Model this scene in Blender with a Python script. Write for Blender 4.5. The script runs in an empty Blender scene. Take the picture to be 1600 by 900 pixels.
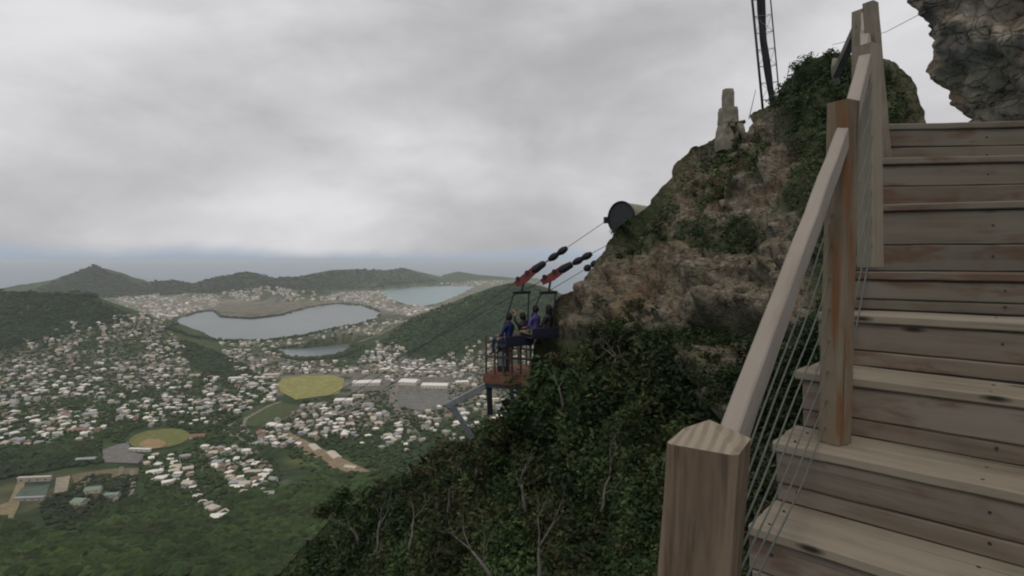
import bpy, bmesh, math, random
import numpy as np
from mathutils import Vector, Matrix, noise as mnoise
random.seed(7); rng = np.random.default_rng(7)
S = bpy.context.scene; COL = S.collection
R = math.radians
EYE = 340.0          # metres above the sea
F = 900.0            # focal length in units of 1/1600 of the frame width
HY = 405.0           # row of the horizon (900 rows)

# ------------------------------------------------------------------ camera
cd = bpy.data.cameras.new('camera'); cam = bpy.data.objects.new('camera', cd); COL.objects.link(cam)
cam.location = (0, 0, EYE); cam.rotation_euler = (R(90), 0, 0)
cd.sensor_width = 36; cd.lens = 36*F/1600; cd.shift_y = -(450-HY)/1600
cd.clip_start = 0.05; cd.clip_end = 200000
S.camera = cam
# ------------------------------------------------------------------ world
w = bpy.data.worlds.new('World'); S.world = w; w.use_nodes = True
nt = w.node_tree; nt.nodes.clear(); N = nt.nodes.new; L = nt.links.new
SUN_EL, SUN_AZ = 58, 205      # azimuth clockwise from +Y (behind the viewer, to the left)
out = N('ShaderNodeOutputWorld'); bg = N('ShaderNodeBackground'); bg.inputs[1].default_value = 0.1
sky = N('ShaderNodeTexSky'); sky.sky_type = 'NISHITA'; sky.sun_disc = False
sky.sun_elevation = R(SUN_EL); sky.sun_rotation = R(SUN_AZ); sky.altitude = 340; sky.dust_density = 2
tc = N('ShaderNodeTexCoord'); sep = N('ShaderNodeSeparateXYZ'); L(tc.outputs['Generated'], sep.inputs[0])
def mth(op, a, b=None, c=None, clamp=False):
    m = N('ShaderNodeMath'); m.operation = op; m.use_clamp = clamp
    for i, v in enumerate((a, b, c)):
        if v is None: continue
        if isinstance(v, (int, float)): m.inputs[i].default_value = v
        else: L(v, m.inputs[i])
    return m.outputs[0]
zc = mth('MAXIMUM', sep.outputs[2], 0.0)
den = mth('ADD', zc, 0.30)
cx = mth('DIVIDE', sep.outputs[0], den); cy = mth('DIVIDE', sep.outputs[1], den)
cmb = N('ShaderNodeCombineXYZ'); L(cx, cmb.inputs[0]); L(cy, cmb.inputs[1])
cmb2 = N('ShaderNodeMapping'); cmb2.inputs['Scale'].default_value = (1, 1, 2.0); L(tc.outputs['Generated'], cmb2.inputs[0])
def nz(scale, detail, rough, dist=0.0, off=(0, 0, 0), src=None):
    mp = N('ShaderNodeMapping'); mp.inputs['Location'].default_value = off; L((src or cmb).outputs[0], mp.inputs[0])
    n = N('ShaderNodeTexNoise'); n.inputs['Scale'].default_value = scale; n.inputs['Detail'].default_value = detail
    n.inputs['Roughness'].default_value = rough; n.inputs['Distortion'].default_value = dist
    L(mp.outputs[0], n.inputs['Vector']); return n.outputs[0]
big = nz(0.75, 2, 0.5, 0.4, (3.1, 1.7, 0)); mid = nz(2.6, 5, 0.5, 0.35, (0.4, 5.2, 1.3), cmb2); fine = nz(6.5, 6, 0.55, 0.3, (9.4, 2.2, 0), cmb2)
mixv = mth('ADD', mth('MULTIPLY', big, 0.34), mth('ADD', mth('MULTIPLY', mid, 0.46), mth('MULTIPLY', fine, 0.20)))
# broad thin and thick parts of the cloud deck
for (px_, py_, sharp, amt) in ((930, 285, 90, 0.085), (200, 120, 10, 0.05), (870, 190, 22, -0.06), (180, 300, 45, -0.045), (1500, 60, 8, 0.02)):
    dv = Vector(((px_-800)/F, 1, (HY-py_)/F)).normalized(); dp = N('ShaderNodeVectorMath'); dp.operation = 'DOT_PRODUCT'; L(tc.outputs['Generated'], dp.inputs[0]); dp.inputs[1].default_value = dv
    mixv = mth('ADD', mixv, mth('MULTIPLY', mth('POWER', mth('MAXIMUM', dp.outputs['Value'], 0.0), sharp), amt))
rp = N('ShaderNodeValToRGB'); L(mixv, rp.inputs[0]); cr = rp.color_ramp; cr.interpolation = 'B_SPLINE'
cr.elements[0].position = 0.36; cr.elements[0].color = (0.385, 0.38, 0.39, 1)
cr.elements[1].position = 0.66; cr.elements[1].color = (0.76, 0.755, 0.77, 1)
e = cr.elements.new(0.5); e.color = (0.51, 0.505, 0.52, 1)
sc10 = N('ShaderNodeVectorMath'); sc10.operation = 'SCALE'; L(rp.outputs[0], sc10.inputs[0]); sc10.inputs['Scale'].default_value = 10.5
# band of clearer air under the cloud base, close to the horizon
band = N('ShaderNodeMix'); band.data_type = 'RGBA'
band.inputs[0].default_value = 0.82
L(sky.outputs[0], band.inputs[6]); band.inputs[7].default_value = (3.9, 4.75, 6.0, 1)
edge = mth('ADD', sep.outputs[2], mth('MULTIPLY', mth('SUBTRACT', mid, 0.5), 0.10))
mr = N('ShaderNodeMapRange'); mr.interpolation_type = 'SMOOTHSTEP'; L(edge, mr.inputs[0])
mr.inputs[1].default_value = -0.002; mr.inputs[2].default_value = 0.026
mx = N('ShaderNodeMix'); mx.data_type = 'RGBA'; L(mr.outputs[0], mx.inputs[0]); L(band.outputs[2], mx.inputs[6]); L(sc10.outputs[0], mx.inputs[7])
L(mx.outputs[2], bg.inputs[0]); L(bg.outputs[0], out.inputs[0])
# ------------------------------------------------------------------ sun (veiled by cloud)
sd = bpy.data.lights.new('sun', 'SUN'); sun = bpy.data.objects.new('sun', sd); COL.objects.link(sun)
sd.energy = 1.0; sd.angle = R(14); sd.color = (1, 0.93, 0.83)
sdir = Vector((math.sin(R(SUN_AZ))*math.cos(R(SUN_EL)), math.cos(R(SUN_AZ))*math.cos(R(SUN_EL)), math.sin(R(SUN_EL))))
sun.rotation_euler = sdir.to_track_quat('Z', 'Y').to_euler(); sun.location = (0, 0, EYE+30)
S.view_settings.view_transform = 'Standard'; S.view_settings.look = 'None'
S.view_settings.exposure = 0.0; S.view_settings.gamma = 1.0; S.view_settings.use_curve_mapping = False
S.cycles.max_bounces = 8; S.cycles.volume_bounces = 3; S.cycles.filter_width = 2.0
S.cycles.use_denoising = True

# ================================================================== helpers
def U(px, py, Z):
    """the place seen at (px, py) of the photograph at a depth of Z metres"""
    return Vector(((px-800)/F*Z, Z, EYE+(HY-py)/F*Z))
def tag(o, label=None, cat=None, group=None, kind=None):
    if label: o['label'] = label
    if cat: o['category'] = cat
    if group: o['group'] = group
    if kind: o['kind'] = kind
    return o
def thing(name, label, cat, loc, group=None):
    o = bpy.data.objects.new(name, None); COL.objects.link(o); o.location = loc
    o.empty_display_size = 0.2
    return tag(o, label, cat, group)
def obj(name, me, parent=None, M=None):
    o = bpy.data.objects.new(name, me); COL.objects.link(o)
    if parent is not None: o.parent = parent
    if M is not None: o.matrix_local = M
    return o
def np_mesh(name, V, Fc, mats, mi=None, smooth=False, cols=None):
    V = np.asarray(V, dtype=np.float32); Fc = np.asarray(Fc, dtype=np.int32); k = Fc.shape[1]
    me = bpy.data.meshes.new(name); me.vertices.add(len(V)); me.vertices.foreach_set('co', V.ravel())
    me.loops.add(Fc.size); me.loops.foreach_set('vertex_index', Fc.ravel())
    me.polygons.add(len(Fc)); me.polygons.foreach_set('loop_start', np.arange(0, Fc.size, k, dtype=np.int32))
    me.polygons.foreach_set('loop_total', np.full(len(Fc), k, dtype=np.int32))
    for m in mats: me.materials.append(m)
    if mi is not None: me.polygons.foreach_set('material_index', np.asarray(mi, dtype=np.int32))
    me.polygons.foreach_set('use_smooth', np.full(len(Fc), smooth))
    me.update(calc_edges=True)
    if cols is not None:
        a = me.color_attributes.new('tint', 'FLOAT_COLOR', 'POINT')
        c4 = np.ones((len(V), 4), dtype=np.float32); c4[:, :3] = cols; a.data.foreach_set('color', c4.ravel())
    return me
class MB:
    """collects shapes in world space, builds one mesh relative to its parent"""
    def __init__(s): s.v = []; s.f = []; s.m = []
    def add(s, vs, fs, mi=0):
        b = len(s.v); s.v += [Vector(v) for v in vs]; s.f += [tuple(i+b for i in f) for f in fs]; s.m += [mi]*len(fs)
    def box(s, c, size, ax=None, mi=0, taper=1.0):
        c = Vector(c); ax = ax or (Vector((1, 0, 0)), Vector((0, 1, 0)), Vector((0, 0, 1)))
        h = [x/2 for x in size]; vs = []
        for k in (-1, 1):
            t = 1.0 if k < 0 else taper
            for i, j in ((-1, -1), (1, -1), (1, 1), (-1, 1)):
                vs.append(c+ax[0]*h[0]*i*t+ax[1]*h[1]*j*t+ax[2]*h[2]*k)
        s.add(vs, [(3, 2, 1, 0), (4, 5, 6, 7), (0, 1, 5, 4), (1, 2, 6, 5), (2, 3, 7, 6), (3, 0, 4, 7)], mi)
    def tube(s, pts, rad, n=8, mi=0, cap=True):
        pts = [Vector(p) for p in pts]; rad = rad if isinstance(rad, (list, tuple)) else [rad]*len(pts)
        vs = []; up = None
        for i, p in enumerate(pts):
            d = (pts[min(i+1, len(pts)-1)]-pts[max(i-1, 0)]).normalized()
            if up is None: up = d.orthogonal().normalized()
            up = (up-d*up.dot(d)).normalized(); sd_ = d.cross(up)
            for k in range(n):
                a = 2*math.pi*k/n; vs.append(p+(up*math.cos(a)+sd_*math.sin(a))*rad[i])
        fs = []
        for i in range(len(pts)-1):
            for k in range(n):
                a = i*n+k; b = i*n+(k+1) % n; fs.append((a, b, b+n, a+n))
        if cap: fs.append(tuple(range(n-1, -1, -1))); fs.append(tuple((len(pts)-1)*n+k for k in range(n)))
        s.add(vs, fs, mi)
    def beam(s, a, b, w_, h_, mi=0, up=Vector((0, 0, 1))):
        a = Vector(a); b = Vector(b); d = (b-a); ln = d.length; d.normalize()
        y = up.cross(d); y = y.normalized() if y.length > 1e-4 else d.orthogonal().normalized(); z = d.cross(y)
        s.box((a+b)/2, (ln, w_, h_), (d, y, z), mi)
    def build(s, name, mats, parent=None, smooth=False, bevel=0):
        if not isinstance(mats, (list, tuple)): mats = [mats]
        off = parent.matrix_basis.translation if parent is not None and parent.type == 'EMPTY' else Vector((0, 0, 0))
        if parent is not None and parent.type == 'MESH' and parent.parent: off = parent.parent.matrix_basis.translation
        me = bpy.data.meshes.new(name); me.from_pydata([tuple(v-off) for v in s.v], [], s.f)
        for m in mats: me.materials.append(m)
        for p, i in zip(me.polygons, s.m): p.material_index = i; p.use_smooth = smooth
        me.update(); o = obj(name, me, parent)
        if bevel:
            b = o.modifiers.new('bevel', 'BEVEL'); b.width = bevel; b.segments = 2; b.limit_method = 'ANGLE'
        return o

# ------------------------------------------------------------------ materials
MAT = {}
class NG:
    def __init__(s, name, rough=0.8, spec=0.3):
        m = bpy.data.materials.new(name); m.use_nodes = True; s.m = m; s.t = m.node_tree
        s.b = s.t.nodes['Principled BSDF']; s.b.inputs['Roughness'].default_value = rough
        s.b.inputs['Specular IOR Level'].default_value = spec; MAT[name] = m
    def n(s, k, **kw):
        nd = s.t.nodes.new(k)
        for a, b in kw.items(): setattr(nd, a, b)
        return nd
    def l(s, a, b): s.t.links.new(a, b)
    def coord(s, kind='Object', scale=(1, 1, 1), rand=False):
        c = s.n('ShaderNodeTexCoord'); mp = s.n('ShaderNodeMapping'); mp.inputs['Scale'].default_value = scale
        src = c.outputs[kind]
        if rand:
            oi = s.n('ShaderNodeObjectInfo'); vm = s.n('ShaderNodeVectorMath', operation='MULTIPLY_ADD')
            cc = s.n('ShaderNodeCombineXYZ')
            for i in range(3): s.l(oi.outputs['Random'], cc.inputs[i])
            s.l(cc.outputs[0], vm.inputs[0]); vm.inputs[1].default_value = (37.0, 91.0, 53.0); s.l(src, vm.inputs[2]); src = vm.outputs[0]
        s.l(src, mp.inputs[0]); return mp.outputs[0]
    def noise(s, vec, scale, detail=4, rough=0.55, dist=0):
        nd = s.n('ShaderNodeTexNoise'); nd.inputs['Scale'].default_value = scale; nd.inputs['Detail'].default_value = detail
        nd.inputs['Roughness'].default_value = rough; nd.inputs['Distortion'].default_value = dist; s.l(vec, nd.inputs['Vector']); return nd.outputs[0]
    def ramp(s, fac, stops, interp='LINEAR'):
        nd = s.n('ShaderNodeValToRGB'); c = nd.color_ramp; c.interpolation = interp
        while len(c.elements) < len(stops): c.elements.new(0.5)
        for e_, (p, v) in zip(c.elements, stops):
            e_.position = p; e_.color = (*v, 1) if isinstance(v, tuple) else (v, v, v, 1)
        s.l(fac, nd.inputs[0]); return nd.outputs[0]
    def mix(s, fac, a, b, mode='MIX'):
        nd = s.n('ShaderNodeMix', data_type='RGBA', blend_type=mode)
        for i, v in ((0, fac), (6, a), (7, b)):
            if isinstance(v, (int, float)): nd.inputs[i].default_value = v
            elif isinstance(v, tuple): nd.inputs[i].default_value = (*v, 1)
            else: s.l(v, nd.inputs[i])
        return nd.outputs[2]
    def bump(s, h, strength, dist):
        b = s.n('ShaderNodeBump'); b.inputs['Strength'].default_value = strength; b.inputs['Distance'].default_value = dist
        s.l(h, b.inputs['Height']); s.l(b.outputs[0], s.b.inputs['Normal'])
    def color(s, c): s.l(c, s.b.inputs['Base Color'])
def wood(name, dark, light, grey, scale=1.0, knots=True, stain=None, along='X', streak=0.5):
    crack = 0.8 if along == 'Z' else 0.42; lo_, hi_ = (0.36, 0.68) if along == 'Z' else (0.26, 0.78)
    g = NG(name, 0.85, 0.2)
    sc = (0.9, 14, 14) if along == 'X' else (14, 14, 0.9)
    v = g.coord('Object', sc, True); vs = g.coord('Object', (1, 1, 1), True)
    grain = g.noise(v, 1.6*scale, 6, 0.65, 0.6); wide = g.noise(v, 0.45*scale, 3, 0.5, 0.4)
    patch = g.noise(vs, 2.3, 3, 0.6)
    c = g.ramp(grain, [(lo_, dark), (0.5, light), (hi_, grey)])
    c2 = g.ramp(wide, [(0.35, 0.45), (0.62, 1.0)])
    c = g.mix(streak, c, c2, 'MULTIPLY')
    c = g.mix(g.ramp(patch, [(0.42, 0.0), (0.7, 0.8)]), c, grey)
    if stain:
        sv = g.coord('Object', (3.2, 11, 11) if along == 'X' else (11, 11, 1.7), True)
        st = g.noise(sv, 0.8, 4, 0.6, 0.3)
        c = g.mix(g.ramp(st, [(0.53, 0.0), (0.64, 0.85)]), c, stain)
    if knots:
        kv = g.coord('Object', (2.6, 9.0, 9.0) if along == 'X' else (9.0, 9.0, 2.6), True)
        vo = g.n('ShaderNodeTexVoronoi'); vo.inputs['Scale'].default_value = 0.75; g.l(kv, vo.inputs['Vector'])
        c = g.mix(g.ramp(vo.outputs['Distance'], [(0.05, 1.0), (0.11, 0.0)]), c, (0.028, 0.022, 0.018))
    # long drying cracks
    crv = g.coord('Object', (0.5, 26, 26) if along == 'X' else (26, 26, 0.5), True)
    ck = g.noise(crv, 1.1, 3, 0.5, 0.8)
    c = g.mix(g.ramp(ck, [(0.28, crack), (0.36, 0.0)]), c, (0.03, 0.025, 0.02))
    g.color(c); g.bump(grain, 0.5, 0.004); return g.m
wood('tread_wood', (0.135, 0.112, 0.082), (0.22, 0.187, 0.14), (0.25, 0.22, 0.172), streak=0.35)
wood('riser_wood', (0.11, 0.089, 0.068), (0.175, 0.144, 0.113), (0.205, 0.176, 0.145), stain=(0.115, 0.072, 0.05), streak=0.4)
wood('old_riser_wood', (0.10, 0.084, 0.064), (0.155, 0.13, 0.102), (0.165, 0.152, 0.122), stain=(0.11, 0.066, 0.044), streak=0.4)
wood('post_wood', (0.038, 0.025, 0.017), (0.14, 0.095, 0.061), (0.20, 0.15, 0.106), along='Z', streak=1.0, knots=False, scale=2.2)
wood('post_top_wood', (0.17, 0.13, 0.09), (0.31, 0.25, 0.18), (0.30, 0.28, 0.22), streak=0.5, knots=False)
wood('grey_post_wood', (0.13, 0.107, 0.078), (0.215, 0.18, 0.132), (0.24, 0.21, 0.165), along='Z', streak=0.5, knots=False)
wood('stained_post_wood', (0.09, 0.065, 0.042), (0.18, 0.137, 0.09), (0.19, 0.158, 0.115), along='Z', stain=(0.15, 0.066, 0.025), streak=0.7, knots=False)
wood('rail_wood', (0.21, 0.18, 0.15), (0.275, 0.24, 0.205), (0.31, 0.275, 0.24), streak=0.25, knots=False)
wood('deck_wood', (0.085, 0.04, 0.028), (0.16, 0.075, 0.05), (0.17, 0.095, 0.07), streak=0.4)
def plain(name, col, rough=0.6, metal=0.0, var=0.2, scale=3.0, spec=0.3):
    g = NG(name, rough, spec); g.b.inputs['Metallic'].default_value = metal
    v = g.coord('Object', (1, 1, 1), True); n_ = g.noise(v, scale, 4, 0.6)
    lo = tuple(x*(1-var) for x in col); hi = tuple(min(1, x*(1+var)) for x in col)
    g.color(g.ramp(n_, [(0.3, lo), (0.7, hi)])); return g.m
g = NG('post_top_wood', 0.9, 0.2); v = g.coord('Object', (1, 1, 0.3)); wv = g.n('ShaderNodeTexWave', wave_type='RINGS', rings_direction='Z'); wv.inputs['Scale'].default_value = 16; wv.inputs['Distortion'].default_value = 1.6; wv.inputs['Detail'].default_value = 3
mp_ = g.n('ShaderNodeMapping'); mp_.inputs['Location'].default_value = (0.05, -0.07, 0); g.l(v, mp_.inputs[0]); g.l(mp_.outputs[0], wv.inputs['Vector'])
g.color(g.mix(g.noise(v, 30, 4, 0.6), g.ramp(wv.outputs['Fac'], [(0.2, (0.15, 0.115, 0.08)), (0.7, (0.29, 0.24, 0.175))]), (0.26, 0.23, 0.18))); g.bump(wv.outputs['Fac'], 0.4, 0.002)
plain('cable_steel', (0.10, 0.11, 0.095), 0.6, 0.2, 0.2, 20)
plain('dark_steel', (0.035, 0.037, 0.045), 0.5, 0.3)
plain('grey_steel', (0.20, 0.21, 0.22), 0.55, 0.2)
plain('red_paint', (0.20, 0.045, 0.045), 0.55)
plain('black_rubber', (0.012, 0.012, 0.017), 0.6)
plain('drum_beige', (0.26, 0.25, 0.20), 0.8, 0, 0.3, 6)
plain('drum_face', (0.022, 0.026, 0.028), 0.6, 0, 0.3, 5)
plain('skin', (0.30, 0.16, 0.10), 0.6, 0, 0.05)
plain('hair', (0.015, 0.012, 0.01), 0.7)
plain('blue_shirt', (0.022, 0.028, 0.10), 0.9, 0, 0.15); plain('violet_shirt', (0.07, 0.065, 0.19), 0.9, 0, 0.15)
plain('dark_shirt', (0.03, 0.028, 0.035), 0.9); plain('maroon_shirt', (0.09, 0.02, 0.022), 0.9)
plain('jeans', (0.03, 0.035, 0.06), 0.9); plain('khaki', (0.16, 0.14, 0.11), 0.9)
plain('harness', (0.02, 0.022, 0.04), 0.7)
plain('concrete', (0.19, 0.175, 0.135), 0.9, 0, 0.35, 5)
plain('bark', (0.12, 0.105, 0.085), 0.9, 0, 0.4, 9)
plain('dead_branch', (0.12, 0.108, 0.092), 0.9, 0, 0.35, 9)
plain('rust_brown', (0.085, 0.06, 0.05), 0.8)
# house paints
for nm, c in {'white_paint': (0.62, 0.60, 0.55), 'cream_paint': (0.60, 0.53, 0.42), 'grey_paint': (0.40, 0.39, 0.37), 'tan_paint': (0.46, 0.36, 0.26),
              'white_roof': (0.78, 0.74, 0.68), 'grey_roof': (0.33, 0.33, 0.33), 'red_roof': (0.27, 0.13, 0.10), 'beige_roof': (0.52, 0.46, 0.38),
              'green_roof': (0.20, 0.27, 0.21), 'brown_roof': (0.22, 0.16, 0.12)}.items():
    plain(nm, c, 0.8, 0, 0.10, 0.3)
# tinted materials: ground cover, foliage
def tinted(name, rough, vs, amp, bump=None, translucent=0.0, spec=0.2):
    g = NG(name, rough, spec); a = g.n('ShaderNodeAttribute', attribute_name='tint'); a.attribute_type = 'GEOMETRY'
    v = g.coord('Object'); n1 = g.noise(v, vs, 6, 0.62)
    c = g.mix(1.0, a.outputs['Color'], g.ramp(n1, [(0.3, 1-amp), (0.7, 1+amp)]), 'MULTIPLY'); g.color(c)
    if bump: g.bump(n1, bump[0], bump[1])
    if translucent:
        tr = g.n('ShaderNodeBsdfTranslucent'); g.l(c, tr.inputs[0]); ms = g.n('ShaderNodeMixShader'); ms.inputs[0].default_value = translucent
        o_ = g.t.nodes['Material Output']; g.l(g.b.outputs[0], ms.inputs[1]); g.l(tr.outputs[0], ms.inputs[2]); g.l(ms.outputs[0], o_.inputs[0])
    return g.m
tinted('ground_cover', 0.95, 0.035, 0.45)
tinted('canopy', 0.9, 0.3, 0.35)
tinted('leaves', 0.65, 3.0, 0.25, None, 0.25)
tinted('sheet', 0.95, 0.08, 0.25)
# water
def water(name, col, sc, bs):
    g = NG(name, 0.28, 0.4); v = g.coord('Object', (1, 1, 1)); n_ = g.noise(v, sc, 6, 0.7); n2 = g.noise(v, sc*0.05, 4, 0.6)
    g.color(g.ramp(n2, [(0.3, tuple(x*0.85 for x in col)), (0.7, tuple(x*1.15 for x in col))])); g.bump(n_, bs, 1.0); return g.m
water('sea_water', (0.07, 0.14, 0.20), 0.03, 0.8)
water('bay_water', (0.15, 0.25, 0.25), 0.05, 0.3)
water('pond_water', (0.13, 0.155, 0.16), 0.08, 0.35)
# rock
def rock(name, base, light, orange, lichen):
    g = NG(name, 0.92, 0.2); v = g.coord('Object')
    n1 = g.noise(v, 1.1, 8, 0.65, 0.4); n2 = g.noise(v, 3.6, 8, 0.7, 0.3); n3 = g.noise(v, 0.55, 5, 0.6, 0.5); n4 = g.noise(v, 9, 6, 0.7)
    c = g.ramp(n2, [(0.30, tuple(x*0.30 for x in base)), (0.46, base), (0.66, light)])
    c = g.mix(g.ramp(n3, [(0.50, 0.0), (0.62, 0.75)]), c, orange)
    c = g.mix(g.ramp(n1, [(0.50, 0.0), (0.62, 0.7)]), c, lichen)
    c = g.mix(g.ramp(n4, [(0.33, 0.85), (0.45, 0.0)]), c, (0.018, 0.015, 0.012))
    c = g.mix(0.55, c, g.ramp(n4, [(0.3, 0.35), (0.7, 1.3)]), 'MULTIPLY')
    h_ = n2
    for sc_, wd_, am_ in ((1.0, 0.03, 0.22), (3.4, 0.05, 0.2)):
        wp = g.n('ShaderNodeVectorMath', operation='MULTIPLY_ADD'); nn_ = g.n('ShaderNodeTexNoise'); nn_.inputs['Scale'].default_value = 2.2; nn_.inputs['Detail'].default_value = 4; g.l(v, nn_.inputs['Vector'])
        g.l(nn_.outputs['Color'], wp.inputs[0]); wp.inputs[1].default_value = (0.6, 0.6, 0.6); sq = g.n('ShaderNodeMapping'); sq.inputs['Scale'].default_value = (1, 1, 1.9); g.l(v, sq.inputs[0]); g.l(sq.outputs[0], wp.inputs[2])
        vo = g.n('ShaderNodeTexVoronoi', feature='DISTANCE_TO_EDGE'); vo.inputs['Scale'].default_value = sc_; g.l(wp.outputs[0], vo.inputs['Vector'])
        ed = g.ramp(vo.outputs['Distance'], [(0.0, 0.0), (wd_, 1.0)]); c = g.mix(g.ramp(vo.outputs['Distance'], [(0.0, am_), (wd_, 0.0)]), c, (0.02, 0.017, 0.013))
        mm = g.n('ShaderNodeMath', operation='MULTIPLY_ADD'); g.l(ed, mm.inputs[0]); mm.inputs[1].default_value = 0.3; g.l(h_, mm.inputs[2]); h_ = mm.outputs[0]
    a = g.n('ShaderNodeAttribute', attribute_name='tint'); a.attribute_type = 'GEOMETRY'
    sp = g.n('ShaderNodeSeparateColor'); g.l(a.outputs['Color'], sp.inputs[0])
    c = g.mix(sp.outputs[0], c, g.mix(n2, (0.02, 0.028, 0.012), (0.075, 0.09, 0.045)))      # mossy, overgrown soil
    g.color(c); g.bump(h_, 0.9, 0.07); return g.m
rock('ridge_rock', (0.15, 0.126, 0.092), (0.285, 0.248, 0.19), (0.17, 0.108, 0.066), (0.155, 0.148, 0.095))
rock('boulder_rock', (0.27, 0.235, 0.185), (0.46, 0.405, 0.33), (0.33, 0.23, 0.145), (0.27, 0.245, 0.165))

# ================================================================== far country
def vnoise(x, y, seed=0):
    xi = np.floor(x).astype(np.int64); yi = np.floor(y).astype(np.int64); fx = x-xi; fy = y-yi
    fx = fx*fx*(3-2*fx); fy = fy*fy*(3-2*fy)
    def h(a, b):
        n_ = (a*374761393+b*668265263+seed*974634777) & 0xffffffff; n_ = ((n_ ^ (n_ >> 13))*1274126177) & 0xffffffff
        return ((n_ ^ (n_ >> 16)) & 0xffff)/65535.0
    return (h(xi, yi)*(1-fx)+h(xi+1, yi)*fx)*(1-fy)+(h(xi, yi+1)*(1-fx)+h(xi+1, yi+1)*fx)*fy
def fbm(x, y, oct=5, seed=0):
    a = 1.0; s_ = 0; t = 0
    for i in range(oct): s_ = s_+a*vnoise(x*2**i, y*2**i, seed+i*17); t += a; a *= 0.5
    return s_/t
def in_poly(px, py, poly):
    r = np.zeros(px.shape, bool); n_ = len(poly)
    for i in range(n_):
        x1, y1 = poly[i]; x2, y2 = poly[(i+1) % n_]
        c = ((y1 > py) != (y2 > py)); xx = (x2-x1)*(py-y1)/((y2-y1) if y2 != y1 else 1e-9)+x1
        r ^= c & (px < xx)
    return r
def poly_dist(px, py, poly, closed=True):
    d = np.full(px.shape, 1e9); n_ = len(poly)
    for i in range(n_ if closed else n_-1):
        x1, y1 = poly[i]; x2, y2 = poly[(i+1) % n_]; dx, dy = x2-x1, y2-y1
        t = np.clip(((px-x1)*dx+(py-y1)*dy)/(dx*dx+dy*dy+1e-9), 0, 1); d = np.minimum(d, np.hypot(px-x1-t*dx, py-y1-t*dy))
    return d
# places on flat ground are written as the picture rows they are seen at: D = F*EYE/(row-HY)
POND = [(262, 512), (285, 497), (318, 487), (334, 487), (345, 496), (395, 499), (440, 493), (480, 482), (525, 475), (565, 478), (592, 488), (590, 497),
        (560, 506), (520, 513), (470, 524), (410, 532), (345, 531), (295, 523)]
LAGOON = [(432, 546), (470, 545), (505, 541), (545, 536), (562, 543), (540, 554), (500, 559), (450, 559)]
BAY = [(598, 452), (640, 448), (700, 447), (742, 447), (722, 458), (690, 472), (660, 479), (636, 476), (606, 466)]
OFFING = [(835, 431), (1500, 431), (1500, 470), (900, 470), (850, 446)]
RIDGES = [   # crest points (column, row, depth), half width, power
    ([(-700, 470, 6000), (-300, 468, 5900), (20, 466, 5700), (55, 452, 5600), (100, 433, 5500), (147, 414, 5450), (185, 429, 5450), (212, 441, 5450), (268, 437, 5600), (300, 443, 5700), (340, 432, 5700),
      (385, 424, 5700), (430, 434, 5800), (470, 431, 6000), (520, 421, 6500), (560, 420, 6900), (600, 422, 7400), (632, 418, 7800), (662, 426, 8100), (690, 441, 8300)], 820, 1.2),
    ([(690, 433, 9300), (716, 424, 9200), (745, 429, 9200), (780, 432, 9200), (810, 435, 9000), (900, 433, 9200)], 750, 1.2),
    ([(440, 452, 4700), (470, 455, 4600), (500, 452, 4700)], 380, 1.2),
    ([(-900, 440, 2700), (-200, 448, 2450), (0, 453, 2300), (60, 456, 2250), (118, 456, 2250), (150, 463, 2230)], 430, 1.0),
    ([(150, 463, 2230), (175, 480, 2200), (200, 496, 2160), (235, 522, 2080)], 250, 0.9),
    ([(225, 512, 2330), (262, 524, 2330), (300, 538, 2260), (345, 556, 2150), (388, 576, 2020)], 150, 0.9),
    ([(592, 532, 2420), (625, 512, 2430), (660, 492, 2440), (720, 466, 2450), (770, 448, 2450), (812, 438, 2450), (850, 448, 2450), (895, 466, 2450), (960, 440, 2500), (1100, 430, 2600), (1500, 430, 2600)], 560, 1.15),
]
def coast(px):  # depth of the far shore
    xs = [-900, -300, 0, 60, 147, 300, 470, 600, 690, 700, 830, 1500]; ys = [7400, 7200, 6700, 6400, 6300, 6500, 7000, 8500, 9100, 9800, 9800, 9800]
    return np.interp(px, xs, ys)
def height(px, D):
    X = (px-800)/F*D; Y = D
    row0 = HY+F*EYE/D
    n1 = fbm(X/420, Y/420, 5, 3); n2 = fbm(X/120, Y/120, 4, 9)
    h = 3.5+5*np.clip((2200-D)/1000, 0, 1)*n1*1.5+np.clip((1500-D)/900, 0, 1)*16*n1
    # the flank of the mountain the viewer stands on
    fl = np.clip((940-D+130*(n1-0.5)*2-np.clip(-(px-350)/900, 0, .4)*260)/500, 0, 1.6); h = h+100*fl**1.3*(0.9+0.25*(n1-0.5))
    fl2 = np.clip((330-D)/300, 0, 1); h = h+55*fl2
    for pts, wd, pw in RIDGES:
        best = np.zeros_like(h)
        P = [((a-800)/F*d, d, EYE-(b-HY)/F*d) for a, b, d in pts]
        for (x1, y1, h1), (x2, y2, h2) in zip(P[:-1], P[1:]):
            dx, dy = x2-x1, y2-y1; t = np.clip(((X-x1)*dx+(Y-y1)*dy)/(dx*dx+dy*dy), 0, 1)
            d = np.hypot(X-x1-t*dx, Y-y1-t*dy)*(1+0.55*(n1-0.5))
            f = np.clip(1-d/wd, 0, 1); hh = (h1+(h2-h1)*t)
            best = np.maximum(best, hh*(f**pw)*(1-0.28*4*f*(1-f)*(n2-0.35)))
        h = np.maximum(h, best)
    # water cut-outs
    wob = 2.0*(n2-0.5)
    for poly, dep in ((POND, -3.0), (LAGOON, -3.0), (BAY, -9.0), (OFFING, -9.0)):
        ins = in_poly(px+wob*3, row0+wob, poly); h = np.where(ins & (h < 60), dep, h)
    cz = coast(px)+500*(n1-0.5); h = np.where(D > cz, np.minimum(h, 30)*np.clip(1-(D-cz)/150, 0, 1)-9*np.clip((D-cz)/60, 0, 1), h)
    return h
PXS = np.arange(-620, 1604, 4.0); DS = 130*(11000/130)**(np.linspace(0, 1, 450))
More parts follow.
